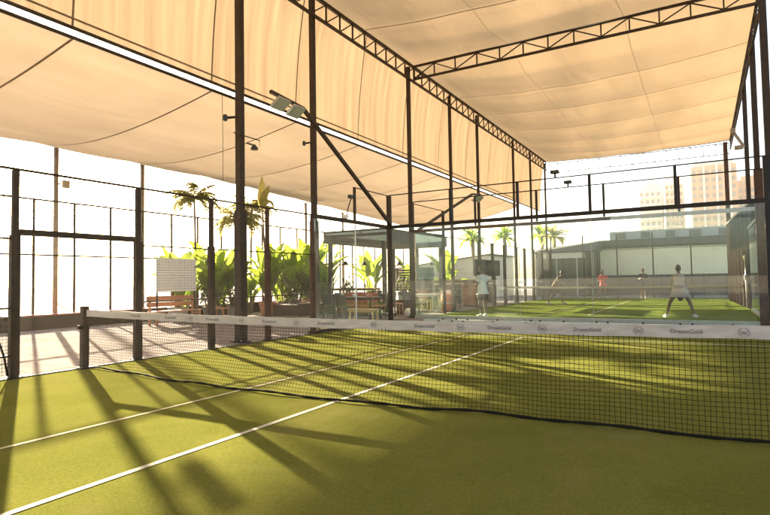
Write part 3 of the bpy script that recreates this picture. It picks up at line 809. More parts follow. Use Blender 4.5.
def palm(x, y, h, label, seed, nf=16, fl=1.0, upright=False, z0=-.012):
    random.seed(seed)
    t = thing('palm_tree', (x, y, z0), label, 'palm tree', 'slender palms behind the fence')
    lean = random.uniform(-.12,.12)
    MB().tube([(x+lean*(k/6)**2, y, z0+h*k/6) for k in range(7)], [.055-.003*k for k in range(7)], 8).build('trunk', TRUNK, t, smooth=True)
    top = Vector((x+lean, y, z0+h)); lf = MB()
    for k in range(nf):
        az = k*2.399+random.uniform(-.3,.3); el = random.uniform(-.15,1.15) if not upright else random.uniform(.9,1.45)
        L = fl*random.uniform(.75,1.1); droop = random.uniform(1.0,2.0) if not upright else random.uniform(.15,.5)
        d = Vector((math.cos(az),math.sin(az),0)); s = Vector((-math.sin(az),math.cos(az),0)); P = top.copy(); a = el; pts = []
        for i in range(9):
            pts.append((P.copy(), a)); P = P+(d*math.cos(a)+Vector((0,0,1))*math.sin(a))*L/8; a -= droop/8
        lf.tube([q for q,_ in pts], [.012-.001*i for i in range(9)], 4)
        for i in range(1, 9):
            q, a = pts[i]; ll = L*.34*math.sin(PI*(.15+.8*i/9))
            for sg in (-1,1):
                for jj in range(3):
                    qq = q+(d*math.cos(a)+Vector((0,0,1))*math.sin(a))*(L/8*jj/3)
                    tip = qq+s*sg*ll*.8+d*ll*.45*math.cos(a)+Vector((0,0,-ll*random.uniform(.15,.6)))
                    w = d*.020+Vector((0,0,.008))
                    mid = qq.lerp(tip,.5)+Vector((0,0,.03))
                    lf.quad(qq-w, qq+w, mid+w*1.2, mid-w*1.2).tri(mid-w*1.2, mid+w*1.2, tip)
    lf.build('fronds', PALM, t)
palm(-13.0, 9.15, 4.55, 'slender palm standing alone, leftmost of the small palms left of the thick column', 21, 26, 1.0)
palm(-13.1, 11.3, 3.95, 'slender palm with drooping crown directly left of the thick column', 22, 28, 1.1)
palm(-13.3, 12.35, 4.6, 'fuller palm half hidden behind the thick column', 23, 28, 1.1)
t = thing('traveller_palm', (-10.0, 9.5, -.012), 'young palm with one upright paddle shaped frond right of the thick column', 'palm tree')
MB().tube([(-9.85,9.62,-.012),(-9.9,9.56,2.0),(-10.0,9.5,4.0)], [.05,.04,.025], 8).build('trunk', TRUNK, t, smooth=True)
lf = MB(); random.seed(3)
for az, el, L, W, dr_ in ((-.82,1.42,1.15,.34,.2),(-.4,1.1,1.0,.30,.9),(2.6,1.2,.9,.25,.8),(-.4,.5,1.1,.3,2.2)): leaf(lf, (-10.0,9.5,3.95), az, el, L, W, dr_)
lf.build('fronds', PALM, t, smooth=True)

# background palms and trees beyond the far court
for i, (x, y, h, lab) in enumerate([(-12.2,44.0,5.0,'bushy yellow-green palm beyond the left end of the far court'),(-9.6,47,5.2,'bushy palm right of the first distant palm, behind the far columns'),(-8.0,45,4.9,'short palm with a thick trunk left of the glazed kiosk roof'),(-13.8,40,4.8,'bushy palm at the left behind the white shirted player')]):
    random.seed(90+i)
    t = thing('palm_tree', (x, y, -.03), lab, 'palm tree', 'distant palms beyond the far court')
    MB().tube([(x,y,-.03),(x+.1,y,h*.5),(x,y,h)], [.2,.16,.18], 8).build('trunk', TRUNK, t, smooth=True)
    lf = MB()
    for k in range(34):
        leaf(lf, (x,y,h), k*2.399, random.uniform(-.2,1.3), random.uniform(1.3,2.1), random.uniform(.25,.4), random.uniform(1.2,2.4), 6, .5)
    lf.build('fronds', LEAF if i != 2 else PALM, t)

# ------------------------------------------------------------------ paved side: white panel, bench, chair
t = thing('slatted_screen', (-12.0, 7.4, 0), 'white slatted panel on thin legs standing above the orange wooden bench', 'panel')
sl = MB()
A = Vector((-11.6,6.35,0)); B = Vector((-11.75,8.05,0)); 
for k in range(14):
    z = 1.1+k*.078; sl.bar(A+Vector((0,0,z)), B+Vector((0,0,z)), .02, .066)
for k in range(13):
    q = A.lerp(B, k/12); sl.bar(q+Vector((.013,0,1.06)), q+Vector((.013,0,2.15)), .012, .02)
sl.build('slats', WHITE, t)
MB().bar(A+Vector((-.02,0,1.62)), B+Vector((-.02,0,1.62)), .008, 1.08).build('backing', PANELW, t)
for q in (A.lerp(B,.03), A.lerp(B,.97)): MB().bar(q+Vector((-.025,0,-.012)), q+Vector((-.025,0,2.15)), .04).build('leg', STEEL, t)
def bench(name, loc, rz, label, L, seat_h, mm, back=True):
    t = thing(name, loc, label, 'bench'); x, y, z = loc
    for k in range(3): MB().box((x, y-.16+k*.16, z+seat_h), (L, .14, .035)).build('seat_slat', mm, t)
    if back:
        for k in range(2): MB().box((x, y+.26, z+seat_h+.22+k*.2), (L, .035, .15)).build('back_slat', mm, t)
    for sx in (-1,1):
        for sy in (-1,1):
            top = (seat_h+.5) if (back and sy > 0) else seat_h-.02
            MB().box((x+sx*(L/2-.07), y+sy*.2, z+top/2), (.06,.06,top)).build('leg', mm, t)
        MB().box((x+sx*(L/2-.07), y, z+seat_h-.1), (.05,.34,.05)).build('stretcher', mm, t)
    t.rotation_euler = (0,0,rz)
    return t
bench('wooden_bench', (-11.5, 7.0, -.012), PI/2-.1, 'orange brown wooden bench with slatted back on the sunny paving below the white panel', 1.7, .45, WOODO)
def chair(name, loc, rz, label, sm, fm, group):
    t = thing(name, (0,0,0), label, 'chair', group)
    MB().box((0,0,.45),(.44,.44,.05)).build('seat', sm, t, bevel=.012)
    b = MB(); b.hexa([(-.22,.20,.52),(.22,.20,.52),(.22,.24,.52),(-.22,.24,.52),(-.22,.27,.88),(.22,.27,.88),(.22,.31,.88),(-.22,.31,.88)])
    b.build('backrest', sm, t, bevel=.012)
    for sx in (-1,1):
        for sy in (-1,1):
            MB().bar((sx*.19,sy*.19,.43),(sx*.21,sy*.22,0), .035).build('leg', fm, t)
        MB().bar((sx*.2,.2,.45),(sx*.2,.24,.56), .03).build('back_frame', fm, t)
    t.location = loc; t.rotation_euler = (0,0,rz)
    return t
G1 = 'chairs in the cafe area'
c3 = chair('wooden_chair', (-11.3,8.75,-.012), 2.0, 'orange wooden chair right of the bench below the white panel', WOODO, WOODO, G1)
c0 = chair('dark_chair', (-7.9,10.6,-.012), -2.6, 'dark chair at the left end of the long table behind the side glass', BLACK, STEEL2, G1)
for loc, rz, lab in [((-7.0,10.3,-.012),3.0,'dark chair at the near side of the long table, its back to the glass'),
                     ((-6.6,12.4,-.012),-.2,'dark chair at the far side of the long table, right of the terracotta sofa'),
                     ((-6.2,13.6,-.012),1.4,'dark chair beside the dark junction column'),
                     ((-8.6,14.6,-.012),.4,'dark chair in front of the cafe bar'),]:
    copy_tree(c0, loc, rz, lab)
c1 = chair('terracotta_chair', (-6.35,11.3,-.012), 1.7, 'terracotta backed chair at the right end of the long table', TCLOTH, STEEL2, G1)
def table(name, loc, size, h, tm, lm, label, rz=0):
    t = thing(name, (0,0,0), label, 'table'); sx, sy = size
    MB().box((0,0,h-.02),(sx,sy,.04)).build('tabletop', tm, t, bevel=.008)
    for a in (-1,1):
        for b in (-1,1): MB().bar((a*(sx/2-.08),b*(sy/2-.08),h-.04),(a*(sx/2-.06),b*(sy/2-.06),0), .05).build('leg', lm, t)
        MB().box((0,a*(sy/2-.09),h-.07),(sx-.2,.03,.06)).build('apron', lm, t)
    t.location = loc; t.rotation_euler = (0,0,rz)
    return t
table('dining_table', (-7.35,11.3,-.012), (1.9,.8), .76, WOODD, STEEL2, 'long dark dining table behind the side glass with white cups on it', .05)
for dx, dy, lab in ((-.5,.05,'white cup at the left of the long dark table'),(.1,-.1,'white cup in the middle of the long dark table'),(.55,.1,'white cup at the right of the long dark table')):
    c = MB().lathe([(.035,0),(.05,.02),(.055,.11),(.045,.11),(.04,.03)], (-7.35+dx,11.3+dy,.749), 12).build('cup', CERAM, origin=(-7.35+dx,11.3+dy,.749), smooth=True)
    tag(c, lab, 'cup', 'cups on the long table')
table('low_table', (-5.95,9.75,-.012), (1.0,.42), .43, WOODL, WOODL, 'low light pine bench table just outside the side glass')
for i,(loc, rz, lab) in enumerate([((-8.5,11.9,-.012),.2,'dark chair at the left far corner of the long table'),((-9.0,13.4,-.012),-1.2,'dark chair half under the left edge of the cafe roof'),
    ((-7.5,13.8,-.012),2.2,'dark chair behind the sofa under the cafe roof'),((-9.3,16.2,-.012),.5,'dark chair beyond the high bar table'),((-8.2,16.6,-.012),-.8,'dark chair between bar table and counter'),
    ((-7.4,17.2,-.012),1.1,'dark chair next to the middle cafe post'),((-6.4,18.2,-.012),-.3,'dark chair near the far court fence corner')]): copy_tree(c0, loc, rz, lab)
for loc, rz, lab in [((-6.5,12.9,-.012),2.4,'wooden chair right of the sofa, next to the dark junction column'),((-7.6,14.6,-.012),-.6,'wooden chair under the right front of the cafe roof'),((-8.8,15.6,-.012),1.9,'wooden chair beside the high bar table'),((-7.0,16.4,-.012),.8,'wooden chair near the right edge of the cafe')]: copy_tree(c3, loc, rz, lab)
sf = thing('sofa', (-8.1,12.7,-.012), 'terracotta sofa behind the long dark table', 'sofa')
MB().box((-8.1,12.7,.25),(1.5,.7,.32)).build('seat', TCLOTH, sf, bevel=.05)
MB().box((-8.1,13.0,.62),(1.5,.16,.5)).build('backrest', TCLOTH, sf, bevel=.05)
for s in (-1,1): MB().box((-8.1+s*.72,12.7,.45),(.14,.7,.3)).build('armrest', TCLOTH, sf, bevel=.04)
for sx in (-1,1):
    for sy in (-1,1): MB().box((-8.1+sx*.6,12.7+sy*.25,.04),(.05,.05,.1)).build('leg', STEEL2, sf)
table('dining_table', (-6.6,15.4,-.012), (1.3,.75), .74, WHITE, WHITE, 'white garden table to the right of the junction column, seen through both glass walls')
c2 = chair('white_chair', (-6.9,14.5,-.012), 3.0, 'white chair on the near side of the white garden table', WHITE, WHITE, G1)
copy_tree(c2, (-6.0,16.3,-.012), .3, 'white chair on the far side of the white garden table')
table('dining_table', (-8.6,16.4,-.012), (1.3,.75), .75, WOODD, STEEL2, 'dark square dining table under the middle of the cafe roof', .2)
table('dining_table', (-6.9,17.9,-.012), (1.2,.75), .75, WOODL, STEEL2, 'pale topped dining table near the far right cafe post', -.1)
def stool(loc, rz, label):
    t = thing('bar_stool', (0,0,0), label, 'stool', 'bar stools at the high table')
    MB().lathe([(.15,.70),(.18,.72),(.18,.75),(.16,.77)], n=18).build('seat', TCLOTH, t)
    for a in range(4):
        an = PI/4+a*PI/2; MB().bar((math.cos(an)*.13,math.sin(an)*.13,.72),(math.cos(an)*.22,math.sin(an)*.22,0), .028).build('leg', STEEL2, t)
    MB().tube([(math.cos(k*PI/6)*.185,math.sin(k*PI/6)*.185,.28) for k in range(13)], .012, 6, False).build('foot_ring', GALV, t)
    t.location = loc; t.rotation_euler = (0,0,rz); return t
s0 = stool((-10.3,14.35,-.012), .2, 'terracotta bar stool at the left end of the high bar table')
copy_tree(s0, (-9.6,14.3,-.012), .9, 'terracotta bar stool at the middle of the high bar table')
copy_tree(s0, (-8.95,14.4,-.012), .5, 'terracotta bar stool at the right end of the high bar table')
fr = thing('drinks_fridge', (-7.9,18.3,-.012), 'tall dark drinks fridge under the rear right of the cafe roof', 'fridge')
MB().box((-7.9,18.3,.95),(.7,.6,1.9)).build('cabinet', BLACK, fr, bevel=.02)
dd = MB().box((-7.9,17.985,1.0),(.60,.02,1.55)).build('door', DARKG, fr); MB().box((-7.64,17.96,1.0),(.025,.03,.5)).build('handle', GALV, dd)
for k, (x, y, w_, hh, lab) in enumerate([(-8.9,13.3,.7,.5,'low dark planter trough at the left front of the cafe'),(-6.7,14.0,.6,.55,'low dark planter trough at the right front corner of the cafe')]):
    tr_ = thing('planter_trough', (x,y,-.012), lab, 'planter')
    MB().box((x,y,hh/2-.012),(w_,.34,hh)).build('trough', WOODD, tr_, bevel=.01); MB().box((x,y,hh-.008),(w_-.06,.28,.02)).build('soil', SOIL, tr_)
    shrub(x, y, .75, .26, ['small dark shrub in the trough at the left front of the cafe','small dark shrub in the trough at the right front of the cafe'][k], 55+k, None, 170, hh)
ss = thing('slatted_screen', (-9.0,18.95,-.012), 'dark timber slat screen closing the back of the cafe under the roof', 'screen')
for k in range(2): MB().box((-9.75+k*1.5,18.97,.95),(.07,.07,1.9)).build('post', STEEL, ss)
m = MB()
for k in range(15): m.box((-9.0,18.92,.12+k*.12),(1.6,.03,.085))
m.build('slats', WOODD, ss)
hd_ = thing('back_bar', (-9.4,22,-.012), 'dark back bar cabinet with pale worktop closing the rear of the cafe', 'cabinet')
MB().span((-11.8,24.4,-.012),(-6.6,24.7,1.25)).build('cabinet', WOODD, hd_)
MB().span((-11.9,24.3,1.252),(-6.5,24.75,1.30)).build('worktop', WOODL, hd_)
for k in range(5):
    dd = MB().span((-11.7+k*1.02,24.375,.08),(-10.76+k*1.02,24.398,1.18)).build('door', BOARD, hd_); MB().box((-10.9+k*1.02,24.36,.7),(.03,.02,.16)).build('handle', GALV, dd)
br = thing('barrel', (-5.75,16.0,-.012), 'orange plastic barrel beside the white garden table at the edge of the far court', 'barrel')
MB().lathe([(.22,0),(.26,.03),(.28,.3),(.27,.34),(.28,.38),(.26,.68),(.22,.72),(.2,.72),(.19,.69)], (-5.75,16.0,-.012), 20).build('drum', ORANGE, br, smooth=False)
MB().lathe([(.285,.33),(.29,.35),(.285,.37)], (-5.75,16.0,-.012), 20).build('band', WHITE, br)
bl = MB().lathe([(.08,0),(.15,.06),(.17,.16),(.13,.27),(.06,.31)], (-5.75,12.5,-.012), 16).build('white_planter', CERAM, origin=(-5.75,12.5,-.012), smooth=True)
tag(bl, 'small round white planter at the foot of the dark junction column', 'planter')

# ------------------------------------------------------------------ cafe pavilion
p = thing('cafe_pavilion', (-10, 18, 0), 'open cafe pavilion with deep grey roof fascia behind the side glass', 'pavilion')
rf = MB().span((-9.9,13.0,2.86),(-7.0,18.9,3.30)).build('roof', ROOFD, p)
MB().span((-9.92,12.97,3.302),(-6.97,18.9,3.34)).build('coping', ROOFG, rf)
for x, y in ((-7.15,13.2),(-9.7,13.2),(-7.15,18.5),(-9.7,18.5),(-8.4,18.5)):
    MB().box((x,y,1.42),(.14,.14,2.86)).build('post', STEEL, p)
MB().span((-9.6,20.0,-.012),(-8.2,23.6,1.05)).build('counter_base', WOODD, p)
ct = MB().span((-9.7,19.9,1.052),(-8.1,23.7,1.10)).build('counter_top', WOODL, p)
for k in range(3): MB().span((-9.7,18.6,.7+k*.55),(-8.3,18.85,.74+k*.55)).build('shelf', WOODD, p)
for k in range(6):
    MB().tube([(-9.5+k*.42,14.0+k*.8,2.86),(-9.5+k*.42,14.0+k*.8,2.15)], .008, 5).build('lamp_cord', BLACK, p)
    MB().lathe([(.03,.16),(.14,.0),(.13,-.02)], (-9.5+k*.42,14.0+k*.8,2.0), 14).build('lamp_shade', STEEL, p)
for k in range(5):
    x = -9.5+k*.27
    b = MB().lathe([(.04,0),(.045,.02),(.045,.16),(.02,.2),(.018,.26)], (x,18.72,1.29), 10).build('bottle', POTD if k % 2 else POTG, origin=(x,18.72,1.29), smooth=True)
    tag(b, 'bottle on the middle shelf under the cafe roof', 'bottle', 'bottles on the cafe shelf')
table('bar_table', (-9.6,14.9,-.012), (2.2,.7), 1.02, WOODL, STEEL2, 'high pale bar table under the cafe roof behind the terracotta sofa')

# white walled building beyond the cafe
b = thing('white_building', (-13.2,32,0), 'cream single storey building with sloping roof and grey door behind the cafe', 'building')
m = MB(); m.hexa([(-16,30,-.03),(-9.6,32,-.03),(-9.6,38,-.03),(-16,38,-.03),(-16,30,2.1),(-9.6,32,3.0),(-9.6,38,3.0),(-16,38,2.1)]); m.build('wall', CREAM, b)
m = MB(); m.hexa([(-16.1,29.9,2.11),(-9.4,31.95,3.01),(-9.4,38.1,3.01),(-16.1,38.1,2.11),(-16.1,29.9,2.2),(-9.4,31.95,3.1),(-9.4,38.1,3.1),(-16.1,38.1,2.2)]); m.build('roof', ROOFG, b)
def on_wall(x, z): return Vector((x, 30+(x+16)/6.4*2-.02, z))
m = MB(); m.hexa([on_wall(-14.1,.0),on_wall(-13.2,.0),on_wall(-13.2,.0)+Vector((0,.05,0)),on_wall(-14.1,.0)+Vector((0,.05,0)),on_wall(-14.1,1.75),on_wall(-13.2,1.75),on_wall(-13.2,1.75)+Vector((0,.05,0)),on_wall(-14.1,1.75)+Vector((0,.05,0))]); d = m.build('door', POTG, b)
m = MB(); q0, q1 = on_wall(-14.0,1.4)+Vector((0,-.012,0)), on_wall(-13.3,1.4)+Vector((0,-.012,0))
m.hexa([q0,q1,q1+Vector((0,.01,0)),q0+Vector((0,.01,0)),q0+Vector((0,0,.28)),q1+Vector((0,0,.28)),q1+Vector((0,.01,.28)),q0+Vector((0,.01,.28))]); m.build('window', DARKG, d)

bd = thing('notice_board', (-5.4,19.9,0), 'dark brown board fixed to the far court fence above the white shirted player', 'board')
MB().span((-5.40,18.1,1.45),(-5.345,21.7,2.22)).build('panel', BOARD, bd)
for y in (18.6,21.2): MB().box((-5.44,y,1.1),(.05,.05,2.24)).build('leg', STEEL, bd)
cb = thing('storage_cabinet', (-6.3,20.5,0), 'brown wooden cabinet behind the far court fence left of the white shirted player', 'cabinet')
MB().box((-6.3,20.2,.55),(.8,.5,1.1)).build('body', WOODD, cb, bevel=.01)
for s in (-1,1):
    dd = MB().box((-6.3+s*.2,19.94,.55),(.37,.02,1.0)).build('door', WOODO, cb)
    MB().box((-6.3+s*.05,19.92,.6),(.02,.02,.12)).build('handle', GALV, dd)

# ------------------------------------------------------------------ right side of the far court
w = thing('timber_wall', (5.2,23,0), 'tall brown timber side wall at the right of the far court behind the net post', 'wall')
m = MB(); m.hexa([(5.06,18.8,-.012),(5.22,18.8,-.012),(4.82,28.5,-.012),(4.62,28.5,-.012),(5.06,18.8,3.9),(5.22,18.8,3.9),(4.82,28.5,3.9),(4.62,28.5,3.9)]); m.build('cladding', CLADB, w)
m = MB(); m.hexa([(5.04,18.75,3.902),(5.24,18.75,3.902),(4.84,28.55,3.902),(4.60,28.55,3.902),(5.04,18.75,3.98),(5.24,18.75,3.98),(4.84,28.55,3.98),(4.60,28.55,3.98)]); m.build('capping', STEEL, w)
for k in range(7):
    y = 18.9+k*1.4; x = 5.06-.0454*(y-18.8); MB().span((x-.022,y,-.01),(x-.004,y+.06,3.88)).build('batten', STEEL, w)

gr = thing('glass_wall', (5.0,15,0), 'glass side wall at the right edge of the far court beside the brown timber wall', 'glass wall')
for y0, y1 in ((11.9,14.1),(14.12,16.4),(16.42,18.7)): MB().span((4.994,y0,.1),(5.006,y1,2.95)).build('glass_panel', GLASS2, gr)
MB().span((4.96,11.9,-.01),(5.04,18.7,.1)).build('base_rail', GALV, gr)
MB().span((4.96,11.9,2.95),(5.04,18.7,3.05)).build('beam', STEEL2, gr)
ba = thing('net_post_rack', (4.8,21.0,0), 'slim silver ball dispenser tube fixed beside the far net at the right', 'dispenser')
MB().tube([(4.98,20.9,.0),(4.98,20.9,1.9)], .035, 10).build('tube', GALV, ba, smooth=True)
MB().lathe([(.05,0),(.08,.04),(.08,.14),(.05,.18)], (4.98,20.9,1.9), 12).build('head', WHITE, ba, smooth=True)
MB().box((4.98,20.9,1.2),(.14,.1,.2)).build('housing', GALV, ba, bevel=.01)

# ------------------------------------------------------------------ low buildings behind the far court
b = thing('clubhouse', (2,40,0), 'long low dark clubhouse with a pale green wall panel behind the far court', 'building')
MB().span((-3.2,38.02,-.03),(14,46,4.0)).build('body', DARKB, b)
MB().span((-3.05,37.96,1.42),(12,38.018,3.35)).build('wall_panel', SCREEN, b)
MB().span((-3.4,37.7,3.5),(14,38.018,3.95)).build('fascia', DARKB, b)
MB().span((-2.4,38.4,4.0),(13,45,4.62)).build('parapet', GREYB, b)
for k in range(7): MB().span((-1.9+k*1.6,38.385,4.05),(-1.3+k*1.6,38.398,4.5)).build('vent', ROOFG, b)
MB().span((-2.9,37.9,-.03),(12,38.018,1.40)).build('plinth', DARKB, b)
for k in range(10): MB().span((-3.0+k*1.3,37.86,0),(-2.94+k*1.3,37.90,1.38)).build('batten', STEEL2, b)
b = thing('clubhouse', (-5,37,0), 'grey roofed glazed kiosk with a white strip sign band, left of the pale green wall', 'kiosk')
MB().span((-7.2,35.5,-.03),(-3.25,42,3.15)).build('body', DARKG, b)
MB().span((-6.75,35.42,2.70),(-3.7,35.498,3.10)).build('sign_band', CERAM, b)
for k in range(9): MB().span((-7.1+k*.47,35.44,0),(-7.03+k*.47,35.498,2.68)).build('mullion', STEEL if k % 3 else RAILW, b)
MB().span((-7.1,35.46,1.1),(-3.3,35.495,1.16)).build('transom', STEEL, b)
m = MB(); m.hexa([(-7.5,35.2,3.16),(-3.0,35.2,3.16),(-3.0,42,3.16),(-7.5,42,3.16),(-6.6,36.4,3.55),(-2.8,36.2,3.85),(-2.8,41,3.85),(-6.6,41,3.55)]); m.build('roof', ROOFD, b)
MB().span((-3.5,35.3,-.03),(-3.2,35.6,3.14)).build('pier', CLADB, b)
# towers
def tower(name, x0, x1, y, h, label, mm, cols, band, mm2):
    t = thing(name, ((x0+x1)/2, y, 0), label, 'apartment tower', 'distant apartment towers')
    MB().span((x0,y,-.03),(x1,y+16,h)).build('wall', mm, t)
    MB().span((x0+1,y+1,h),(x1-1,y+10,h+1.8)).build('roof_house', mm2, t)
    nfl = int(h/3.1); bw = (x1-x0)/cols
    for i in range(int(nfl*.42), nfl):
        z = i*3.1+.9
        for k in range(cols):
            xa = x0+bw*k+bw*.2
            if i*cols+k < 10**6:
                MB().span((xa, y-.15, z), (xa+bw*.55, y-.02, z+1.5)).build('window', WINDOW, t)
        if band: MB().span((x0+bw*.5, y-1.3, z-1.0), (x1-bw*.5, y-.02, z-.2)).build('balcony', mm2, t)
    if not band:
        for k in range(0, cols, 2): MB().span((x0+bw*k-.35, y-.9, 0), (x0+bw*k+.35, y-.02, h)).build('pilaster', mm2, t)
tower('apartment_tower', -19, -10.5, 250, 39, 'white apartment tower with balconies, leftmost on the skyline', TOWERW, 4, True, TOWERW)
tower('apartment_tower', -9.5, -2.5, 256, 41.5, 'white apartment tower in the middle of the skyline behind the wall post', TOWERW, 4, True, TOWERW)
tower('apartment_tower', .5, 16, 245, 44.5, 'tan and white apartment tower, tallest on the skyline near the right column', TOWERB, 7, False, TOWERW)
tower('apartment_tower', 17, 25, 262, 40, 'tan apartment tower at the far right behind the columns', TOWERB, 4, False, TOWERB)

# ------------------------------------------------------------------ people
def skin_obj(name, V, Ed, m_, sub=2, parent=None, extra=None, mats=None):
    """V: {joint:(pos, radius)}; grows one smooth surface over the edges"""
    names = list(V); me = bpy.data.meshes.new('tmp')
    me.from_pydata([V[n][0] for n in names], [(names.index(a), names.index(b)) for a, b in Ed], [])
    o = bpy.data.objects.new('tmp', me); col.objects.link(o)
    sk = o.modifiers.new('s', 'SKIN'); sk.use_smooth_shade = True; sk.branch_smoothing = .6
    for i, n in enumerate(names):
        r = V[n][1]; me.skin_vertices[0].data[i].radius = r if isinstance(r, tuple) else (r, r)
        me.skin_vertices[0].data[i].use_root = (i == 0)
    if sub:
        ss = o.modifiers.new('u', 'SUBSURF'); ss.levels = sub; ss.render_levels = sub
    bpy.context.view_layer.update()
    out = bpy.data.meshes.new_from_object(o.evaluated_get(bpy.context.evaluated_depsgraph_get()))
    bpy.data.objects.remove(o)
    out.materials.clear(); out.materials.append(m_)
    for mm in (mats or []): out.materials.append(mm)
    if extra:
        bm = bmesh.new(); bm.from_mesh(out)
        for mb, mi in extra:
            t2 = bpy.data.meshes.new('t2'); t2.from_pydata(mb.v, [], mb.f); n0 = len(bm.faces)
            bm.from_mesh(t2); bm.faces.ensure_lookup_table()
            for f_ in bm.faces[n0:]: f_.material_index = mi; f_.smooth = True
        bm.to_mesh(out); bm.free()
    for q in out.polygons: q.use_smooth = True
    out.name = name
    ob = bpy.data.objects.new(name, out); col.objects.link(ob); ob.parent = parent
    return ob
def person(loc, rz, label, J, skin_m, shirt_m, short_m, dress=False, bun=False, sleeves=True, curl=.6):
    t = thing('person', loc, label, 'person')
    V3 = {k: Vector(v) for k, v in J.items()}
    R = dict(pelvis=(.13,.10), waist=(.115,.09), chest=(.14,.10), neck=.052, skull=.06, shL=.062, shR=.062, elL=.042, elR=.042, wrL=.028, wrR=.028,
             hipL=.088, hipR=.088, knL=.056, knR=.056, anL=.038, anR=.038, toL=.030, toR=.030)
    V = {k: (V3[k], R[k]) for k in R}
    E_ = [('pelvis','waist'),('waist','chest'),('chest','neck'),('neck','skull')]
    for s in 'LR': E_ += [('chest','sh'+s),('sh'+s,'el'+s),('el'+s,'wr'+s),('pelvis','hip'+s),('hip'+s,'kn'+s),('kn'+s,'an'+s),('an'+s,'to'+s)]
    fwd = Vector(J['look']).normalized(); up_ = (Vector(J['skull'])-Vector(J['neck'])).normalized()
    side = fwd.cross(up_).normalized(); up_ = side.cross(fwd).normalized()
    RM = Matrix((side, fwd, up_)).transposed()
    hc = V3['skull'] + up_*.075 + fwd*.02
    hd = MB(); hd.ball(hc, (.076,.096,.118), 16, 12, RM)
    hd.ball(hc+fwd*.035-up_*.062, (.058,.062,.058), 12, 8, RM)                    # jaw
    hd.ball(hc+fwd*.098-up_*.018, (.013,.02,.024), 8, 6, RM)                      # nose
    hd.ball(hc+fwd*.083-up_*.066, (.026,.014,.009), 8, 6, RM)                     # lips
    for s in (-1,1):
        hd.ball(hc+side*s*.077-up_*.005, (.012,.024,.034), 8, 6, RM)              # ears
    ey = MB()
    for s in (-1,1): ey.ball(hc+fwd*.088+side*s*.030+up_*.012, (.013,.010,.009), 8, 6, RM)
    # hands: palm, four fingers of different length bent at two knuckles, thumb from the side of the palm
    for s, sg in (('L',-1),('R',1)):
        d = (V3['wr'+s]-V3['el'+s]).normalized(); w = d.cross(Vector((0,0,1)))
        w = w.normalized() if w.length > .1 else Vector((0,1,0)).cross(d).normalized()
        pn = w.cross(d).normalized()
        pc = V3['wr'+s]+d*.05
        RH = Matrix((w, pn, d)).transposed()
        hd.ball(pc, (.040,.016,.052), 10, 8, RH)
        for i, ln in enumerate((.062,.074,.070,.054)):
            b0 = pc+d*.040+w*(-.030+.020*i); a = curl*.6; k1 = b0+(d*math.cos(a)-pn*math.sin(a))*ln*.5
            a2 = curl*1.5; k2 = k1+(d*math.cos(a2)-pn*math.sin(a2))*ln*.5
            hd.tube([b0-d*.01, b0, k1, k2], [.009,.0092,.0085,.006], 6)
        b0 = pc-d*.015-w*.034; k1 = b0+(d*.7-w*.7).normalized()*.032; k2 = k1+(d*.9-w*.2-pn*.4).normalized()*.028
        hd.tube([b0, k1, k2], [.012,.0105,.007], 6)
    skin_obj('body', V, E_, skin_m, 2, t, [(hd,0),(ey,1)], [EYE])
    # hair cap
    h = MB(); h.ball(hc+up_*.02-fwd*.022, (.084,.092,.112), 16, 12, RM)
    if bun: h.ball(hc-fwd*.10+up_*.07, (.05,.045,.045), 12, 8, RM)
    ho = h.build('hair', HAIR, None, smooth=True); ho.parent = t
    # clothes
    if dress:
        Vd = {k: (V3[k], r) for k, r in dict(pelvis=(.175,.15), waist=(.135,.11), chest=(.165,.125), neck=.07, shL=.07, shR=.07).items()}
        skin_obj('dress_top', Vd, [('pelvis','waist'),('waist','chest'),('chest','neck'),('chest','shL'),('chest','shR')], shirt_m, 2, t)
        mb = MB(); P0, P1 = V3['waist'], V3['pelvis']+(V3['pelvis']-V3['waist']).normalized()*.26+Vector((0,.02,-.04))
        def sk(u, v):
            a = 2*PI*u; r = .14+.085*v+.014*math.sin(a*9)*v
            c = P0.lerp(P1, v); return (c.x+math.cos(a)*r*1.2, c.y+math.sin(a)*r*.85, c.z)
        mb.grid(sk, 54, 8); so = mb.build('skirt', shirt_m, None, smooth=True); so.parent = t
    else:
        Vs = {k: (V3[k], r) for k, r in dict(pelvis=(.185,.15), waist=(.175,.14), chest=(.185,.14), neck=.068, shL=.09, shR=.09).items()}
        Vs['hem'] = (V3['pelvis']+(V3['pelvis']-V3['waist']).normalized()*.12, (.185,.15)); Es = [('hem','pelvis'),('pelvis','waist'),('waist','chest'),('chest','neck'),('chest','shL'),('chest','shR')]
        for s in 'LR':
            Vs['sl'+s] = (V3['sh'+s].lerp(V3['el'+s], .78), .078); Es.append(('sh'+s,'sl'+s))
        skin_obj('shirt', Vs, Es, shirt_m, 2, t)
        Vp = {'waist': (V3['pelvis'].lerp(V3['waist'],.5), (.15,.12)), 'pelvis': (V3['pelvis'], (.165,.135))}; Ep = [('waist','pelvis')]
        for s in 'LR':
            Vp['hip'+s] = (V3['hip'+s], .12); Vp['th'+s] = (V3['hip'+s].lerp(V3['kn'+s], .85), .108)
            Ep += [('pelvis','hip'+s),('hip'+s,'th'+s)]
        skin_obj('shorts', Vp, Ep, short_m, 2, t)
    for s in 'LR':
        a, b = V3['an'+s], V3['to'+s]
        mb = MB(); d = (b-a); d.z = 0; L = d.length; d.normalize(); sd = Vector((-d.y,d.x,0))
        RM2 = Matrix((sd, d, Vector((0,0,1)))).transposed()
        mb.ball(a+d*(L*.42)+Vector((0,0,-a.z+.045)), (.048,.145,.046), 12, 8, RM2)
        mb.tube([a+Vector((0,0,-.03)), a+Vector((0,0,.03))], .046, 10)
        so = mb.build('shoe', SHOE, None, smooth=True); so.parent = t
    t.rotation_euler = (0,0,rz)
    return t
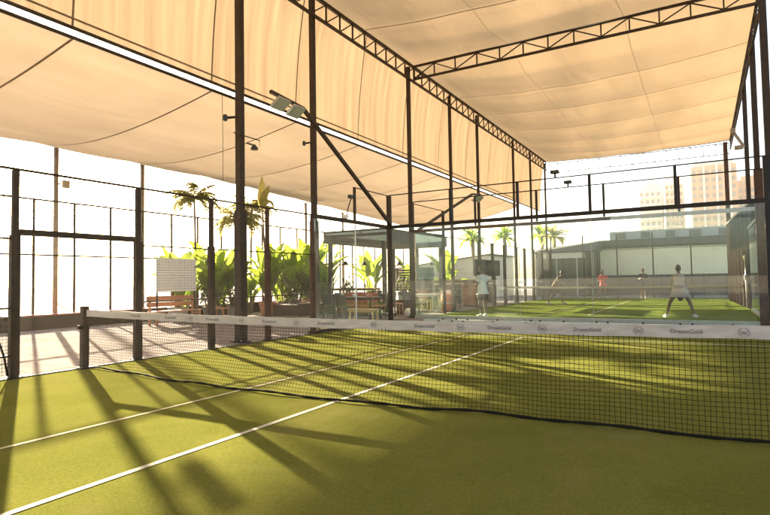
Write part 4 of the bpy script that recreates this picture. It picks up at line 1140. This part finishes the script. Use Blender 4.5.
STAND = dict(pelvis=(0,0,.95), waist=(0,.01,1.13), chest=(0,.0,1.34), neck=(0,.01,1.49), skull=(0,.03,1.585), look=(0,1,-.05),
    shL=(-.185,0,1.41), shR=(.185,0,1.41), elL=(-.24,.02,1.13), elR=(.24,.0,1.13), wrL=(-.08,.26,1.17), wrR=(.10,.27,1.20),
    hipL=(-.09,0,.90), hipR=(.09,0,.90), knL=(-.11,.03,.49), knR=(.11,.02,.49), anL=(-.11,-.03,.09), anR=(.11,-.04,.09), toL=(-.13,.13,.035), toR=(.13,.12,.035))
person((-3.12,13.0,0), 1.15, 'person in a pale white shirt and black shorts standing with arms bent', STAND, SKIN2, CL_W, CL_K)
CROUCH = dict(pelvis=(0,-.14,.88), waist=(0,-.04,1.05), chest=(0,.08,1.23), neck=(0,.17,1.37), skull=(0,.23,1.46), look=(0,1,-.1),
    shL=(-.19,.08,1.30), shR=(.19,.08,1.30), elL=(-.26,.14,1.02), elR=(.26,.16,1.02), wrL=(-.12,.36,.92), wrR=(.10,.38,.94),
    hipL=(-.10,-.14,.84), hipR=(.10,-.14,.84), knL=(-.16,.14,.48), knR=(.16,-.24,.47), anL=(-.18,.24,.09), anR=(.20,-.46,.10), toL=(-.19,.40,.035), toR=(.22,-.31,.035))
person((-2.75,22.6,0), -PI/2+.15, 'person in a brown shirt and dark shorts lunging sideways beyond the far net', CROUCH, SKIN2, CL_O, CL_K)
READY = dict(STAND); READY.update(pelvis=(0,-.06,.90), chest=(0,.06,1.29), waist=(0,-.01,1.08), neck=(0,.10,1.43), skull=(0,.14,1.52), shL=(-.19,.06,1.36), shR=(.19,.06,1.36),
    elL=(-.27,.06,1.08), elR=(.27,.06,1.08), wrL=(-.12,.32,1.02), wrR=(.14,.34,1.04), hipL=(-.10,-.05,.86), hipR=(.10,-.05,.86), knL=(-.2,.08,.47), knR=(.2,.08,.47), anL=(-.24,-.03,.09), anR=(.24,-.03,.09), toL=(-.28,.13,.035), toR=(.28,.13,.035))
person((-1.8,30.4,0), PI, 'person in red shirt and red shorts at the far end of the court', READY, SKIN, CL_R, CL_R)
person((.45,30.2,0), PI, 'person in navy shirt and grey shorts at the far end of the court', STAND, SKIN, CL_N, CL_G)
WIDE = dict(pelvis=(0,-.12,.90), waist=(0,.0,1.06), chest=(0,.14,1.25), neck=(0,.24,1.39), skull=(0,.29,1.46), look=(0,1,-.15),
    shL=(-.17,.15,1.31), shR=(.17,.15,1.31), elL=(-.22,.30,1.05), elR=(.22,.30,1.05), wrL=(-.06,.46,.82), wrR=(.06,.46,.84),
    hipL=(-.11,-.11,.84), hipR=(.11,-.11,.84), knL=(-.28,.03,.46), knR=(.28,.03,.46), anL=(-.38,-.06,.09), anR=(.38,-.06,.09), toL=(-.45,.08,.035), toR=(.45,.08,.035))
person((2.85,14.3,0), .08, 'person in a pale sleeveless dress seen from behind, crouching with legs apart near the glass', WIDE, SKIN2, CL_D, CL_D, dress=True, bun=True)
rk = thing('padel_racket', (2.85,14.8,.62), 'dark racket held low between the hands of the person in the pale dress', 'racket')
h = MB(); h.ball((2.85,14.80,.60), (.085,.02,.105), 18, 10); h.build('racket_head', BLACK, rk, smooth=True)
MB().tube([(2.85,14.78,.72),(2.83,14.76,.86)], .016, 8).build('grip', CL_K, rk, smooth=True)

# ------------------------------------------------------------------ light, sky, camera
SUN_EL = math.radians(15.5)
h = Vector((.891, -.454, 0)).normalized()
ld = Vector((h.x*math.cos(SUN_EL), h.y*math.cos(SUN_EL), -math.sin(SUN_EL)))
sl = bpy.data.lights.new('Sun', 'SUN'); sl.energy = 5.0; sl.angle = math.radians(.5); sl.color = (1.0, .83, .59)
so = bpy.data.objects.new('Sun', sl); col.objects.link(so); so.rotation_euler = ld.to_track_quat('-Z', 'Y').to_euler()
w = bpy.data.worlds.new('World'); scene.world = w; w.use_nodes = True
t = w.node_tree; bg = t.nodes['Background']
sky = t.nodes.new('ShaderNodeTexSky'); sky.sky_type = 'NISHITA'; sky.sun_disc = False
sky.sun_elevation = SUN_EL; sky.sun_rotation = math.atan2(-h.x, -h.y)
sky.air_density = 1.0; sky.dust_density = 2.5; sky.ozone_density = .6
t.links.new(sky.outputs[0], bg.inputs[0]); bg.inputs[1].default_value = .05

cd = bpy.data.cameras.new('Camera'); cam = bpy.data.objects.new('Camera', cd); col.objects.link(cam)
F, yaw, pit, rol = 549.98, -.524226, .0422271, -.0167413
fw = Vector((math.sin(yaw)*math.cos(pit), math.cos(yaw)*math.cos(pit), math.sin(pit)))
r0 = Vector((math.cos(yaw), -math.sin(yaw), 0)); u0 = r0.cross(fw)
rr = r0*math.cos(rol)+u0*math.sin(rol); uu = u0*math.cos(rol)-r0*math.sin(rol)
M = Matrix((rr, uu, -fw)).transposed().to_4x4(); M.translation = Vector((3.52122, -5.19706, 1.30442))
cam.matrix_world = M
cd.sensor_width = 36; cd.lens = F/770*36; cd.clip_start = .05; cd.clip_end = 3000
scene.camera = cam
vs = scene.view_settings; vs.view_transform = 'Standard'; vs.look = 'None'; vs.gamma = 1; vs.exposure = 3.3; vs.use_curve_mapping = False
hz = MB().span((-420,-60,-1.1),(420,420,47.5))
hm, ht, ho_ = nt('thin warm haze')
pv = ht.nodes.new('ShaderNodeVolumePrincipled'); pv.inputs['Color'].default_value = (1,.92,.80,1); pv.inputs['Density'].default_value = HAZE; pv.inputs['Anisotropy'].default_value = .5
ht.links.new(pv.outputs[0], ho_.inputs['Volume'])
tag(hz.build('haze', hm), kind='stuff')
scene.render.engine = 'CYCLES'
cy = scene.cycles
cy.max_bounces = 10; cy.transparent_max_bounces = 40; cy.diffuse_bounces = 5; cy.glossy_bounces = 4
cy.sample_clamp_indirect = 6.0
